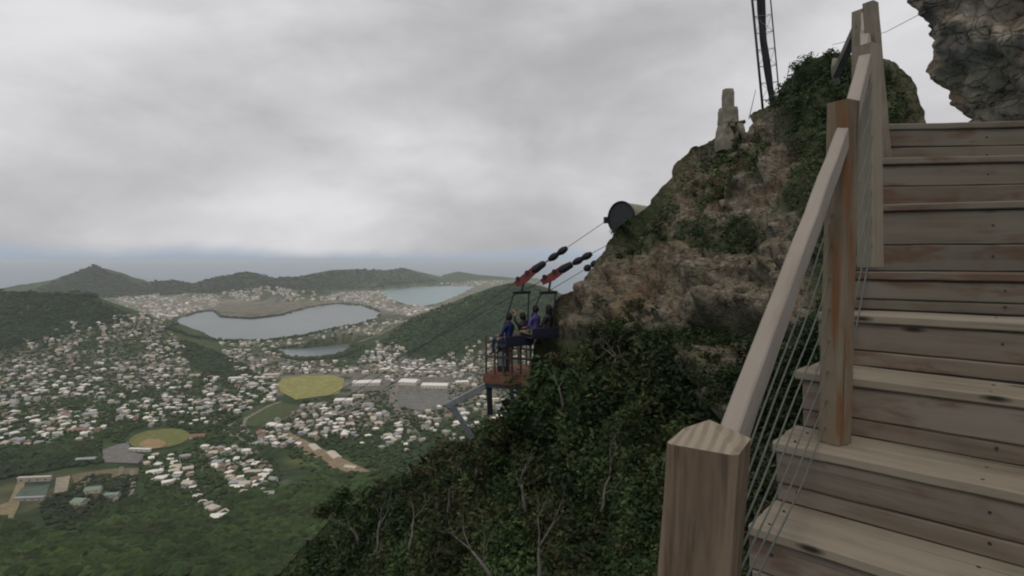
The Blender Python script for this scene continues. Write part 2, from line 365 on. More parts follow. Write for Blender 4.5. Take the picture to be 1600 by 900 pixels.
GP, GD = np.meshgrid(PXS, DS, indexing='ij'); GH = height(GP, GD); GPY = HY+(EYE-GH)/GD*F
VIS = np.minimum.accumulate(GPY, axis=1)
def hit(px, py):
    """ground seen at a place of the picture -> depth, height (nan where sky)"""
    px = np.atleast_1d(np.asarray(px, float)); py = np.atleast_1d(np.asarray(py, float))
    ci = np.clip(np.round((px-PXS[0])/4).astype(int), 0, len(PXS)-1)
    D = np.full(px.shape, np.nan)
    for k in range(len(px)):
        col = VIS[ci[k]]; j = np.searchsorted(-col, -py[k])
        if 0 < j < len(DS):
            a, b = GPY[ci[k], j-1], GPY[ci[k], j]; t = np.clip((a-py[k])/(a-b+1e-9), 0, 1); D[k] = DS[j-1]*(1-t)+DS[j]*t
    return D
def gheight(px, D): return height(np.atleast_1d(np.asarray(px, float)), np.atleast_1d(np.asarray(D, float)))
# ground cover colours (true surface colours)
FOREST = np.array([0.028, 0.048, 0.016]); SCRUB = np.array([0.055, 0.078, 0.026]); DIRT = np.array([0.20, 0.165, 0.115]); URB = np.array([0.20, 0.18, 0.15]); DRY = np.array([0.12, 0.115, 0.055])
TOWN = [
    ('left', [(-200, 560), (40, 535), (95, 515), (165, 503), (215, 488), (250, 500), (285, 540), (300, 575), (370, 590), (430, 592), (440, 625), (380, 665), (300, 668), (205, 672), (150, 690), (40, 705), (-200, 720)]),
    ('far', [(165, 466), (240, 458), (330, 455), (420, 455), (520, 458), (600, 455), (640, 478), (600, 485), (560, 476), (500, 472), (440, 482), (395, 488), (340, 480), (290, 490), (250, 505), (205, 485)]),
    ('mid', [(350, 535), (430, 548), (470, 562), (560, 560), (610, 520), (640, 555), (700, 560), (770, 535), (900, 520), (900, 640), (760, 650), (700, 640), (660, 700), (580, 700), (500, 680), (430, 690), (395, 660), (430, 630), (350, 600)]),
    ('bank', [(330, 532), (420, 534), (520, 515), (600, 495), (700, 478), (640, 500), (590, 525), (540, 536), (440, 545), (360, 545)]),
    ('low', [(215, 712), (300, 700), (370, 690), (440, 740), (470, 760), (400, 785), (365, 770), (365, 825), (330, 822), (270, 790), (230, 760)])]
def cover():
    X = (GP-800)/F*GD; n1 = fbm(X/260, GD/260, 5, 21); n2 = fbm(X/60, GD/60, 4, 31)
    c = FOREST[None, None]*(0.75+0.6*n2[..., None]); a = np.clip((n1-0.52)*6, 0, 1)[..., None]; c = c*(1-a)+SCRUB*a*1.0
    row = GPY
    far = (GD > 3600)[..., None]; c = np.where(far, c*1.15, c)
    for nm, poly in TOWN:
        ins = in_poly(GP, row, poly); d = poly_dist(GP, row, poly); a = np.where(ins, np.clip(d/14, 0, 1), 0)*np.clip((n2-0.34)*5, 0, 1)*0.8
        if nm == 'left': a *= np.clip((n1-0.30)*5, 0.25, 1)
        c = c*(1-a[..., None])+URB*a[..., None]
    flat = np.clip(1-(GH-12)/25, 0, 1)*np.clip((GD-3300)/300, 0, 1); a = (flat*np.clip((n2-0.3)*4, 0, .75))[..., None]; c = c*(1-a)+np.array([.24, .22, .18])*a
    for poly, colr, soft in (([(0, 750), (60, 735), (205, 728), (222, 740), (205, 790), (160, 800), (150, 830), (90, 840), (60, 800), (30, 830), (-60, 840), (-60, 760)], (0.075, 0.078, 0.038), 12),
                             ([(330, 488), (345, 474), (420, 471), (500, 470), (525, 472), (470, 484), (430, 492), (380, 497), (345, 495)], (0.17, 0.15, 0.11), 3),
                             ([(540, 640), (620, 615), (720, 610), (760, 640), (700, 660), (600, 655)], (0.15, 0.14, 0.12), 8),
                             ([(20, 632), (80, 622), (85, 640), (30, 655)], (0.09, 0.10, 0.05), 4),
                             ([(425, 735), (470, 690), (560, 715), (640, 730), (600, 745), (520, 745)], (0.07, 0.085, 0.03), 10)):
        ins = in_poly(GP+4*(n2-0.5), row+4*(n2-0.5), poly); d = poly_dist(GP, row, poly); a = (np.where(ins, np.clip(d/soft, 0, 1), 0)*np.clip((n2-0.25)*5, 0.2, 1))[..., None]; c = c*(1-a)+np.array(colr)*a
    return c
GC = cover()
def grid_faces(a, b):
    i, j = np.meshgrid(np.arange(a-1), np.arange(b-1), indexing='ij'); q = (i*b+j).ravel()
    return np.stack([q, q+b, q+b+1, q+1], 1)
V = np.stack([(GP-800)/F*GD, GD, GH], -1).reshape(-1, 3)
me = np_mesh('ground', V, grid_faces(*GP.shape), [MAT['ground_cover']], smooth=True, cols=GC.reshape(-1, 3))
tag(obj('ground', me), kind='structure')
# the sea: a disc to the horizon
def disc(name, z, r0, mat, seg=96):
    v = [(0, 0, z)]; rr = [300, 1500, 5000, 12000, r0]; f = []
    for r_ in rr: v += [(r_*math.cos(2*math.pi*k/seg), r_*math.sin(2*math.pi*k/seg), z) for k in range(seg)]
    f += [(0, 1+k, 1+(k+1) % seg) for k in range(seg)]
    for i in range(len(rr)-1): f += [(1+i*seg+k, 1+(i+1)*seg+k, 1+(i+1)*seg+(k+1) % seg, 1+i*seg+(k+1) % seg) for k in range(seg)]
    m_ = bpy.data.meshes.new(name); m_.from_pydata(v, [], f); m_.materials.append(mat); return obj(name, m_)
tag(disc('sea', 0.0, 60000, MAT['sea_water']), kind='structure')
def flat_water(name, poly, z, grow, mat='pond_water'):
    cx_, cy_ = np.mean(poly, 0); pts = []
    for a, b in poly:
        a2 = cx_+(a-cx_)*grow; b2 = cy_+(b-cy_)*grow; D = F*(EYE-z)/(b2-HY); pts.append(((a2-800)/F*D, D, z))
    bm = bmesh.new(); vs = [bm.verts.new(p) for p in pts]; bm.faces.new(vs); bmesh.ops.triangulate(bm, faces=bm.faces[:])
    m_ = bpy.data.meshes.new(name); bm.to_mesh(m_); m_.materials.append(MAT[mat]); return tag(obj(name, m_), kind='structure')
flat_water('bay_water', BAY, 0.5, 1.0, 'bay_water'); flat_water('pond_water', POND, 1.2, 1.05); flat_water('lagoon_water', LAGOON, 1.2, 1.12)

# draped sheets: fields, car parks, roads (structure)
def sheet(name, poly, colr, lift=1.0, step=1.5, jitter=0.12):
    poly = np.array(poly, float); x0, y0 = poly.min(0); x1, y1 = poly.max(0)
    bm = bmesh.new(); cur = [bm.verts.new((a, b, 0)) for a, b in poly]; bm.faces.new(cur)
    for x in np.arange(x0+step*2, x1, step*2): bmesh.ops.bisect_plane(bm, geom=bm.verts[:]+bm.edges[:]+bm.faces[:], plane_co=(x, 0, 0), plane_no=(1, 0, 0))
    for y in np.arange(y0+step, y1, step): bmesh.ops.bisect_plane(bm, geom=bm.verts[:]+bm.edges[:]+bm.faces[:], plane_co=(0, y, 0), plane_no=(0, 1, 0))
    vs = np.array([v.co[:2] for v in bm.verts]); D = hit(vs[:, 0], vs[:, 1]); D = np.where(np.isnan(D), np.nanmean(D), D); h = gheight(vs[:, 0], D)
    for v, px, d, z in zip(bm.verts, vs[:, 0], D, h): v.co = ((px-800)/F*d, d, z+lift)
    bmesh.ops.recalc_face_normals(bm, faces=bm.faces[:]); m_ = bpy.data.meshes.new(name); bm.to_mesh(m_); n_ = len(m_.vertices)
    a = m_.color_attributes.new('tint', 'FLOAT_COLOR', 'POINT')
    for i in range(n_): k = 1+random.uniform(-jitter, jitter); a.data[i].color = (colr[0]*k, colr[1]*k, colr[2]*k, 1)
    m_.materials.append(MAT['sheet']); return tag(obj(name, m_), kind='structure')
def ell(cx_, cy_, rx, ry, n_=28, rot=0): return [(cx_+rx*math.cos(2*math.pi*k/n_), cy_+ry*math.sin(2*math.pi*k/n_)+rot*rx*math.cos(2*math.pi*k/n_)) for k in range(n_)]
def strip(name, pts, wd, colr, lift=1.4):
    """a road as a flat ribbon of wd metres laid over the ground"""
    P = []; pts = np.array(pts, float)
    for a, b in zip(pts[:-1], pts[1:]):
        k = max(2, int(np.hypot(*(b-a))/5)); P += [tuple(a+(b-a)*t/k) for t in range(k)]
    P.append(tuple(pts[-1])); P = np.array(P); D = hit(P[:, 0], P[:, 1]); ok = ~np.isnan(D); P = P[ok]; D = D[ok]; X = (P[:, 0]-800)/F*D
    C = np.stack([X, D], 1); T = np.gradient(C, axis=0); T /= np.linalg.norm(T, axis=1)[:, None]+1e-9; Nn = np.stack([-T[:, 1], T[:, 0]], 1)
    A = C+Nn*wd/2; B = C-Nn*wd/2; v = []; 
    for s_ in (A, B): h = gheight(800+s_[:, 0]/s_[:, 1]*F, s_[:, 1]); v.append(np.stack([s_[:, 0], s_[:, 1], h+lift], 1))
    n_ = len(C); v = np.concatenate(v); f = np.array([(i, i+1, n_+i+1, n_+i) for i in range(n_-1)])
    return tag(obj(name, np_mesh(name, v, f, [MAT['sheet']], cols=np.tile(np.array(colr), (len(v), 1))*(1+rng.uniform(-.15, .15, (len(v), 1))))), kind='structure')
sheet('playing_field', [(441, 592), (470, 588), (520, 587), (538, 592), (535, 606), (528, 616), (490, 621), (462, 625), (438, 612), (434, 600)], (0.26, 0.25, 0.085))
sheet('ball_field_grass', ell(249, 686, 48, 15, 30, -0.10), (0.155, 0.16, 0.055))
sheet('ball_field_infield', ell(238, 695, 21, 7.5, 22), (0.30, 0.21, 0.11), 1.8)
sheet('car_park', [(160, 703), (200, 690), (205, 706), (228, 712), (215, 725), (160, 723)], (0.17, 0.16, 0.15))
sheet('bus_yard', [(348, 668), (376, 655), (398, 684), (350, 682)], (0.20, 0.17, 0.16))
sheet('shopping_centre_car_park', [(610, 617), (696, 611), (704, 630), (672, 644), (618, 636)], (0.16, 0.155, 0.14))
sheet('grass_slope', [(378, 652), (430, 628), (468, 634), (452, 650), (400, 668), (382, 664)], (0.065, 0.085, 0.03), 1.1)
sheet('quarry_floor', [(440, 681), (452, 676), (500, 700), (545, 722), (580, 738), (548, 740), (510, 730), (470, 708)], (0.25, 0.19, 0.12))
sheet('sandy_lot', [(0, 790), (14, 785), (28, 752), (42, 745), (30, 790), (14, 825), (-10, 826)], (0.23, 0.19, 0.11))
sheet('stadium_field', [(34, 763), (78, 758), (72, 778), (24, 778)], (0.09, 0.12, 0.09), 1.3)
sheet('paved_yard', [(88, 748), (110, 744), (104, 772), (84, 772)], (0.27, 0.24, 0.18), 1.3)
sheet('dirt_lot', [(112, 742), (180, 733), (218, 732), (214, 748), (150, 752), (118, 768)], (0.16, 0.13, 0.08), 1.2)
RC = (0.20, 0.18, 0.15)
for pts, wd in (([(588, 532), (600, 548), (618, 566), (622, 590), (612, 625), (632, 660), (660, 690)], 14), ([(700, 482), (640, 498), (592, 524), (560, 535)], 12),
                ([(150, 700), (145, 680), (138, 655), (150, 620), (190, 600), (240, 585)], 8), ([(0, 700), (60, 690), (140, 700)], 7),
                ([(206, 735), (208, 762), (196, 790), (150, 800), (148, 826), (128, 848)], 7), ([(152, 832), (190, 824)], 6), ([(20, 655), (60, 640), (110, 632)], 8),
                ([(430, 740), (395, 700), (372, 682), (384, 655), (420, 635), (440, 628)], 8), ([(228, 725), (262, 760), (300, 792), (340, 815)], 7), ([(318, 700), (350, 730), (400, 765), (425, 772)], 6),
                ([(395, 520), (470, 522), (560, 506), (620, 492), (690, 480)], 9), ([(0, 620), (60, 600), (130, 590), (220, 598), (300, 620), (350, 660)], 7),
                ([(440, 560), (500, 575), (560, 575), (620, 570), (700, 580)], 9), ([(540, 628), (600, 612), (700, 600), (760, 590)], 10), ([(190, 730), (180, 790)], 6),
                ([(40, 560), (90, 540), (150, 530), (200, 520), (225, 500)], 6), ([(60, 590), (110, 565), (180, 560), (240, 550)], 6)):
    strip('road', pts, wd, RC)

# ------------------------------------------------------------------ houses
def house_mesh(name, Lx, Wy, H, roof, mats, wing=None):
    m = MB()
    def body(cx_, cy_, lx, wy, hh, kind):
        m.box((cx_, cy_, hh/2-1.5), (lx, wy, hh+3), mi=0)
        ov = 0.5; a, b = lx/2+ov, wy/2+ov; rh = min(lx, wy)*0.28
        if kind == 'flat':
            m.box((cx_, cy_, hh+0.22), (lx+0.5, wy+0.5, 0.42), mi=1)
        elif kind == 'hip':
            r_ = max(a-b, 0.3)
            vs = [(cx_-a, cy_-b, hh), (cx_+a, cy_-b, hh), (cx_+a, cy_+b, hh), (cx_-a, cy_+b, hh), (cx_-r_, cy_, hh+rh), (cx_+r_, cy_, hh+rh)]
            m.add(vs, [(0, 1, 5, 4), (1, 2, 5), (2, 3, 4, 5), (3, 0, 4), (3, 2, 1, 0)], 1)
        else:
            vs = [(cx_-a, cy_-b, hh), (cx_+a, cy_-b, hh), (cx_+a, cy_+b, hh), (cx_-a, cy_+b, hh), (cx_-a, cy_, hh+rh), (cx_+a, cy_, hh+rh)]
            m.add(vs, [(0, 1, 5, 4), (2, 3, 4, 5), (1, 2, 5), (3, 0, 4), (3, 2, 1, 0)], 1)
        # window openings as recessed dark panels on both long walls
        nn = max(2, int(lx/3.2))
        for sy in (-1, 1):
            for k in range(nn):
                m.box((cx_-lx/2+(k+0.5)*lx/nn, cy_+sy*wy/2, hh*0.55), (1.1, 0.12, 1.3), mi=2)
    body(0, 0, Lx, Wy, H, roof)
    if wing: body(Lx*0.28, -Wy*0.62, Lx*0.42, Wy*0.7, H*0.86, roof)
    me = bpy.data.meshes.new(name); me.from_pydata([tuple(v) for v in m.v], [], m.f)
    for x in mats: me.materials.append(MAT[x])
    for p, i in zip(me.polygons, m.m): p.material_index = i
    return me
plain('window_glass', (0.05, 0.055, 0.06), 0.2)
HT = []   # (mesh, description, weight)
for wl, rf, kind, ds, wt in (('white_paint', 'white_roof', 'hip', 'white hip-roofed house', 6), ('white_paint', 'grey_roof', 'gable', 'grey-roofed white house', 4),
                             ('cream_paint', 'white_roof', 'flat', 'flat-roofed cream house', 5), ('white_paint', 'red_roof', 'hip', 'red-roofed white house', 1.3),
                             ('cream_paint', 'beige_roof', 'hip', 'beige-roofed cream house', 5), ('tan_paint', 'grey_roof', 'hip', 'grey-roofed tan house', 2.5),
                             ('grey_paint', 'grey_roof', 'flat', 'flat-roofed grey house', 3), ('cream_paint', 'green_roof', 'gable', 'green-roofed cream house', 0.8),
                             ('grey_paint', 'beige_roof', 'gable', 'beige-roofed grey house', 3), ('tan_paint', 'brown_roof', 'gable', 'brown-roofed tan house', 2)):
    for (lx, wy, hh, wing, sz) in ((9, 7, 3.4, None, 'small'), (13, 9, 6.2, None, 'two-storey'), (14, 9, 4, 1, 'L-shaped')):
        HT.append((house_mesh('house', lx, wy, hh, kind, (wl, rf, 'window_glass'), wing), sz+' '+ds, wt*(1.3 if sz == 'small' else 0.8), lx))
DENS = [('on the left hillside', [(35, 530), (95, 508), (160, 500), (200, 488), (222, 500), (215, 530), (130, 560), (30, 580)], 110),
        ('on the shoulder of hill above the pond', [(150, 480), (205, 470), (250, 500), (290, 545), (298, 575), (230, 560), (215, 520)], 110),
        ('in the left suburb', [(-60, 600), (30, 560), (130, 555), (230, 560), (300, 580), (300, 620), (230, 640), (100, 620), (0, 645)], 300),
        ('left of the playing field', [(300, 585), (370, 588), (432, 590), (430, 625), (380, 648), (320, 640)], 130),
        ('above the oval ball field', [(180, 640), (300, 620), (360, 640), (340, 664), (240, 668), (190, 672)], 90),
        ('in the far left suburb beside the dark wood', [(-60, 650), (60, 640), (150, 645), (165, 670), (120, 690), (0, 700), (-60, 700)], 110),
        ('below the oval ball field', [(222, 715), (290, 706), (300, 745), (262, 765), (230, 745)], 45),
        ('in the right-hand lane below the ball field', [(315, 705), (365, 695), (420, 730), (440, 765), (410, 780), (370, 768), (335, 735)], 85),
        ('right of the quarry floor', [(500, 640), (560, 630), (610, 650), (660, 690), (640, 712), (600, 705), (540, 690), (500, 665)], 95),
        ('between the grass slope and the quarry floor', [(395, 672), (470, 632), (530, 635), (540, 670), (500, 690), (440, 700), (400, 700)], 110),
        ('below the lagoon', [(340, 545), (420, 548), (460, 565), (560, 565), (600, 580), (560, 590), (430, 585), (370, 580)], 120),
        ('along the main road', [(560, 560), (610, 530), (650, 560), (740, 570), (760, 610), (700, 605), (620, 600), (560, 590)], 260),
        ('at the foot of the green hill', [(640, 560), (700, 555), (760, 530), (870, 515), (890, 560), (820, 590), (740, 580)], 110),
        ('beyond the car park', [(640, 640), (720, 620), (790, 620), (790, 680), (700, 690), (660, 670)], 60),
        ('on the strip between pond and lagoon', [(340, 533), (430, 534), (520, 516), (600, 498), (640, 500), (590, 522), (520, 532), (430, 543), (350, 543)], 120),
        ('on the far shore of the pond', [(170, 466), (240, 460), (340, 460), (345, 475), (320, 484), (280, 492), (255, 505), (215, 480)], 160),
        ('in the harbour town', [(500, 462), (560, 455), (600, 455), (620, 475), (680, 482), (640, 495), (600, 484), (560, 474), (500, 470)], 150),
        ('below the far hills', [(350, 455), (420, 448), (500, 458), (490, 470), (420, 470), (345, 472)], 90),
        ('on the far coast', [(690, 444), (740, 440), (800, 437), (800, 443), (740, 447), (690, 447)], 40)]
NOHOUSE = [[(430, 586), (545, 584), (545, 622), (430, 628)], ell(249, 688, 56, 22), [(158, 686), (230, 700), (225, 728), (158, 728)], [(375, 645), (435, 624), (472, 632), (450, 655), (385, 672)], [(436, 674), (460, 672), (590, 742), (545, 745)], [(545, 585), (605, 585), (605, 612), (545, 612)], [(622, 590), (702, 590), (702, 630), (672, 644), (618, 636)], POND, LAGOON, BAY]
def sample_poly(poly, n_, avoid=()):
    poly = np.array(poly, float); lo, hi = poly.min(0), poly.max(0); out_ = []
    while len(out_) < n_:
        p = lo+(hi-lo)*rng.random((n_*3, 2)); ok = in_poly(p[:, 0], p[:, 1], [tuple(q) for q in poly])
        for av in avoid: ok &= ~in_poly(p[:, 0], p[:, 1], av)
        if not ok.any(): break
        out_ += list(p[ok])
    return np.array(out_[:n_])
cand = []
wts = np.array([h[2] for h in HT]); wts /= wts.sum()
for dn, poly, n_ in DENS:
    P = sample_poly(poly, int(n_*1.6*(1.9 if 'far' in dn or 'harbour' in dn else 1)), NOHOUSE); nn_ = fbm(P[:, 0]/16+5, P[:, 1]/9+5, 3, 88); P = P[nn_ > 0.40]; D = hit(P[:, 0], P[:, 1]); ok = ~np.isnan(D); P, D = P[ok], D[ok]
    h = gheight(P[:, 0], D)
    for (a, b), d, z in zip(P, D, h):
        if z > 1.5: cand.append([dn, a, b, d, z])
# two bright lanes of houses running down towards the viewer, and single bright ones
for (x0, y0, x1, y1, n_, dn) in ((232, 722, 268, 748, 7, 'below the oval ball field'), (282, 744, 344, 812, 14, 'in the lane of white houses below the ball field'), (268, 735, 318, 790, 7, 'in the lane of white houses below the ball field'),
                             (330, 812, 362, 812, 5, 'at the lower end of the lane of white houses'), (318, 700, 352, 745, 9, 'in the right-hand lane below the ball field'), (350, 702, 398, 745, 9, 'in the right-hand lane below the ball field'), (365, 735, 385, 772, 6, 'in the right-hand lane below the ball field')):
    t = (np.arange(n_)+0.5)/n_; P = np.stack([x0+(x1-x0)*t, y0+(y1-y0)*t], 1)+rng.uniform(-2.5, 2.5, (n_, 2)); D = hit(P[:, 0], P[:, 1]); h = gheight(P[:, 0], np.nan_to_num(D, nan=1000))
    for (a, b), d, z in zip(P, D, h):
        if not np.isnan(d): cand.append([dn, a, b, d, z])
placed = []; cell = {}
for c in cand:
    x = (c[1]-800)/F*c[3]; k = (int(x//12), int(c[3]//12))
    if any(math.hypot(x-q[0], c[3]-q[1]) < 11.5 for i in (-1, 0, 1) for j in (-1, 0, 1) for q in cell.get((k[0]+i, k[1]+j), [])): continue
    cell.setdefault(k, []).append((x, c[3])); placed.append(c+[x])
for c in placed:
    t = rng.choice(len(HT), p=wts) if c[3] < 2600 else rng.choice(len(HT), p=wts)
    c.append(int(t)); c.append(HT[t][3]/c[3])
placed = [c for c in placed if -10 < c[1] < 880]
vis = sorted(placed, key=lambda c: -c[7]); single = vis[:290]; rest = vis[290:]
print('houses', len(placed))
LAND = [((249, 688), 'the oval ball field'), ((488, 605), 'the playing field'), ((575, 600), 'the long white warehouse'), ((660, 602), 'the white shopping centre'), ((187, 710), 'the car park'), ((415, 645), 'the grass slope'),
        ((500, 710), 'the bare quarry floor'), ((90, 700), 'the dark wood'), ((135, 780), 'the green-roofed halls'), ((55, 765), 'the grey stadium'), ((340, 800), 'the white lane end'), ((300, 765), 'the white lane'), ((372, 668), 'the bus yard')]
def where(a, b):
    d = sorted((math.hypot(a-x, (b-y)*1.6), x, y, n_) for (x, y), n_ in LAND)[0]
    dx, dy = a-d[1], (b-d[2])*1.6; far = 'far' if d[0] > 90 else ('well' if d[0] > 45 else 'just')
    ang = math.degrees(math.atan2(-dy, dx)) % 360
    w_ = ['right of', 'above and right of', 'above', 'above and left of', 'left of', 'below and left of', 'below', 'below and right of'][int(((ang+22.5) % 360)//45)]
    return f'{far} {w_} {d[3]}'
allV, allF, allM = [], [], []
def tell_apart(objs):
    by = {}
    for c in objs: by.setdefault(c[8]['label'], []).append(c)
    for lab, cs in by.items():
        if len(cs) < 2: continue
        xs = [c[1] for c in cs]; ys = [c[2] for c in cs]; horiz = max(xs)-min(xs) >= max(ys)-min(ys); cs.sort(key=lambda c: c[1] if horiz else c[2])
        w3 = (['left', 'right'] if horiz else ['farther', 'nearer']) if len(cs) == 2 else ((['leftmost', 'middle', 'rightmost'] if horiz else ['farthest', 'middle', 'nearest']) if len(cs) == 3 else [f'{q}' for q in ['leftmost', 'second', 'third', 'fourth', 'fifth', 'sixth', 'seventh', 'eighth'][:len(cs)]])
        for c, w_ in zip(cs, w3): c[8]['label'] = w_+' '+lab
matnames = ['white_paint', 'cream_paint', 'grey_paint', 'tan_paint', 'white_roof', 'grey_roof', 'red_roof', 'beige_roof', 'green_roof', 'brown_roof', 'window_glass']
for c in single:
    o = obj('house', HT[c[6]][0]); o.location = (c[5], c[3], c[4]); o.rotation_euler.z = rng.uniform(0, math.pi) if rng.random() < .4 else rng.normal(0.3, 0.2)+(math.pi/2 if rng.random() < .4 else 0)
    s_ = rng.uniform(0.75, 1.2); o.scale = (s_, s_, s_)
    c.append(o); tag(o, HT[c[6]][1]+' '+where(c[1], c[2]), 'house', 'houses of the town in the valley')
tell_apart(single)
for c in rest:
    src = HT[c[6]][0]; k = len(allV); a = rng.uniform(0, math.pi); ca, sa = math.cos(a), math.sin(a); s_ = rng.uniform(0.75, 1.2)*(1.0 if c[3] < 3300 else 1.7)
    names_ = [m.name for m in src.materials]
    for v in src.vertices: allV.append((c[5]+s_*(v.co.x*ca-v.co.y*sa), c[3]+s_*(v.co.x*sa+v.co.y*ca), c[4]+s_*v.co.z))
    for p in src.polygons:
        if p.material_index == 2: continue
        allF.append(tuple(i+k for i in p.vertices)); allM.append(matnames.index(names_[p.material_index]))
me = bpy.data.meshes.new('distant_houses'); me.from_pydata(allV, [], allF)
for nm in matnames: me.materials.append(MAT[nm])
me.polygons.foreach_set('material_index', allM); me.update()
tag(obj('distant_houses', me), 'small pale houses packed across the valley town and far shore', 'houses', None, 'stuff')
# larger buildings, each with wall, roof
def big_building(px, py, lx, wy, hh, rot, wl, rf, label, name='warehouse', cat='warehouse', kind='flat', ridge=0.0):
    D = float(hit([px], [py])[0]); z = float(gheight([px], [D])[0]); x = (px-800)/F*D
    t = thing(name, label, cat, (x, D, z)); a = R(rot); ax = (Vector((math.cos(a), math.sin(a), 0)), Vector((-math.sin(a), math.cos(a), 0)), Vector((0, 0, 1))); c = Vector((x, D, z))
    m = MB(); m.box(c+Vector((0, 0, hh/2-1.5)), (lx, wy, hh+3), ax, 0); m.build('wall', MAT[wl], t)
    m = MB(); e1, e2 = ax[0]*(lx/2+0.6), ax[1]*(wy/2+0.6); top = c+Vector((0, 0, hh+0.05)); rh = Vector((0, 0, max(ridge, 0.8)))
    if ridge: m.add([top-e1-e2, top+e1-e2, top+e1+e2, top-e1+e2, top-e1+rh, top+e1+rh], [(0, 1, 5, 4), (2, 3, 4, 5), (1, 2, 5), (3, 0, 4), (3, 2, 1, 0)])
    else: m.box(top+Vector((0, 0, .4)), (lx+1.2, wy+1.2, 0.8), ax)
    m.build('roof', MAT[rf], t)
    k = max(2, int(lx/9))
    for i in range(k):
        m = MB(); m.box(c-ax[0]*(lx/2)+ax[0]*((i+.5)*lx/k)-ax[1]*(wy/2+0.05)+Vector((0, 0, hh*.45)), (lx/k*.3, 0.15, hh*.25), ax); m.build('window', MAT['window_glass'], t)
    return t
big_building(573, 601, 72, 38, 8, 8, 'white_paint', 'white_roof', 'long white warehouse with a flat roof right of the playing field')
big_building(640, 600, 48, 40, 9, -12, 'white_paint', 'white_roof', 'left wing of the white shopping centre, peaked roof', 'shop_building', 'shop', ridge=5)
big_building(680, 605, 68, 34, 8, -4, 'white_paint', 'white_roof', 'long right wing of the white shopping centre', 'shop_building', 'shop', ridge=2.5)
for (px_, py_, lx_, wy_, rr_, lab_) in ((600, 580, 30, 18, 10, 'grey flat commercial block just above the long white warehouse'), (640, 580, 26, 16, -8, 'pale commercial block above the shopping centre'), (670, 585, 30, 14, 4, 'cream commercial block above the right wing of the shopping centre'),
        (722, 600, 34, 20, 12, 'pale flat block right of the shopping centre'), (595, 553, 26, 14, 25, 'cream block beside the main road near the lagoon'), (620, 556, 22, 14, 60, 'pale block beside the main road at the foot of the hill'), (560, 622, 26, 14, 5, 'grey flat block under the long white warehouse'),
        (575, 636, 24, 12, -10, 'pale flat block left of the car park'), (368, 594, 34, 16, 10, 'long cream block left of the beige hall'), (395, 604, 26, 14, 0, 'pale block between the left suburb and the playing field')):
    big_building(px_, py_, lx_, wy_, 7, rr_, ('cream_paint', 'grey_paint', 'white_paint')[int(px_) % 3], ('white_roof', 'beige_roof', 'grey_roof')[int(lx_+px_) % 3], lab_, 'office_block', 'commercial building')
big_building(537, 629, 40, 22, 7, 5, 'white_paint', 'white_roof', 'white flat warehouse just below the long white warehouse')
big_building(424, 588, 42, 24, 6, 6, 'cream_paint', 'beige_roof', 'beige flat building left of the playing field', 'hall', 'hall')
big_building(430, 668, 34, 16, 6, -30, 'white_paint', 'white_roof', 'white hall at the head of the quarry floor', 'hall', 'hall', ridge=2)
big_building(492, 703, 36, 12, 5, -55, 'cream_paint', 'beige_roof', 'upper long beige shed on the quarry floor', 'shed', 'shed', ridge=2)
big_building(522, 715, 38, 13, 5, -55, 'cream_paint', 'beige_roof', 'lower long beige shed on the quarry floor', 'shed', 'shed', ridge=2)
big_building(548, 733, 20, 9, 4, -20, 'cream_paint', 'beige_roof', 'short beige shed at the lower end of the quarry floor', 'shed', 'shed', ridge=1.5)
big_building(309, 684, 26, 12, 5, 10, 'cream_paint', 'red_roof', 'red-roofed hall at the right end of the oval ball field', 'hall', 'hall', ridge=2.5)
big_building(122, 674, 34, 14, 5, 8, 'white_paint', 'red_roof', 'long hall with a red roof above the dark wood', 'hall', 'hall', ridge=2.5)
big_building(219, 705, 38, 5, 4, -6, 'white_paint', 'white_roof', 'low white grandstand along the near side of the ball field', 'grandstand', 'grandstand')
big_building(135, 721, 28, 10, 5, 10, 'grey_paint', 'grey_roof', 'grey shed left of the car park', 'shed', 'shed', ridge=2)
big_building(54, 752, 44, 5, 6, 6, 'grey_paint', 'beige_roof', 'far stand of the grey stadium at lower left', 'grandstand', 'grandstand')
big_building(46, 782, 36, 4, 4, 6, 'grey_paint', 'grey_roof', 'near stand of the grey stadium at lower left', 'grandstand', 'grandstand')
big_building(146, 768, 19, 13, 4, 20, 'cream_paint', 'green_roof', 'upper green-roofed hall among trees at lower left', 'hall', 'hall', ridge=3)
big_building(125, 787, 17, 14, 4, -15, 'cream_paint', 'green_roof', 'lower green-roofed hall among trees at lower left', 'hall', 'hall', ridge=3)
big_building(176, 776, 17, 9, 4, 5, 'grey_paint', 'green_roof', 'pale grey-green hall between the tracks at lower left', 'hall', 'hall', ridge=2)
big_building(345, 812, 20, 12, 5, 10, 'white_paint', 'white_roof', 'large white villa at the lower tip of the white lane', 'villa', 'villa', ridge=2.5)
big_building(371, 764, 18, 10, 4, 0, 'white_paint', 'white_roof', 'white hall at the foot of the right-hand lane', 'hall', 'hall', ridge=1.5)

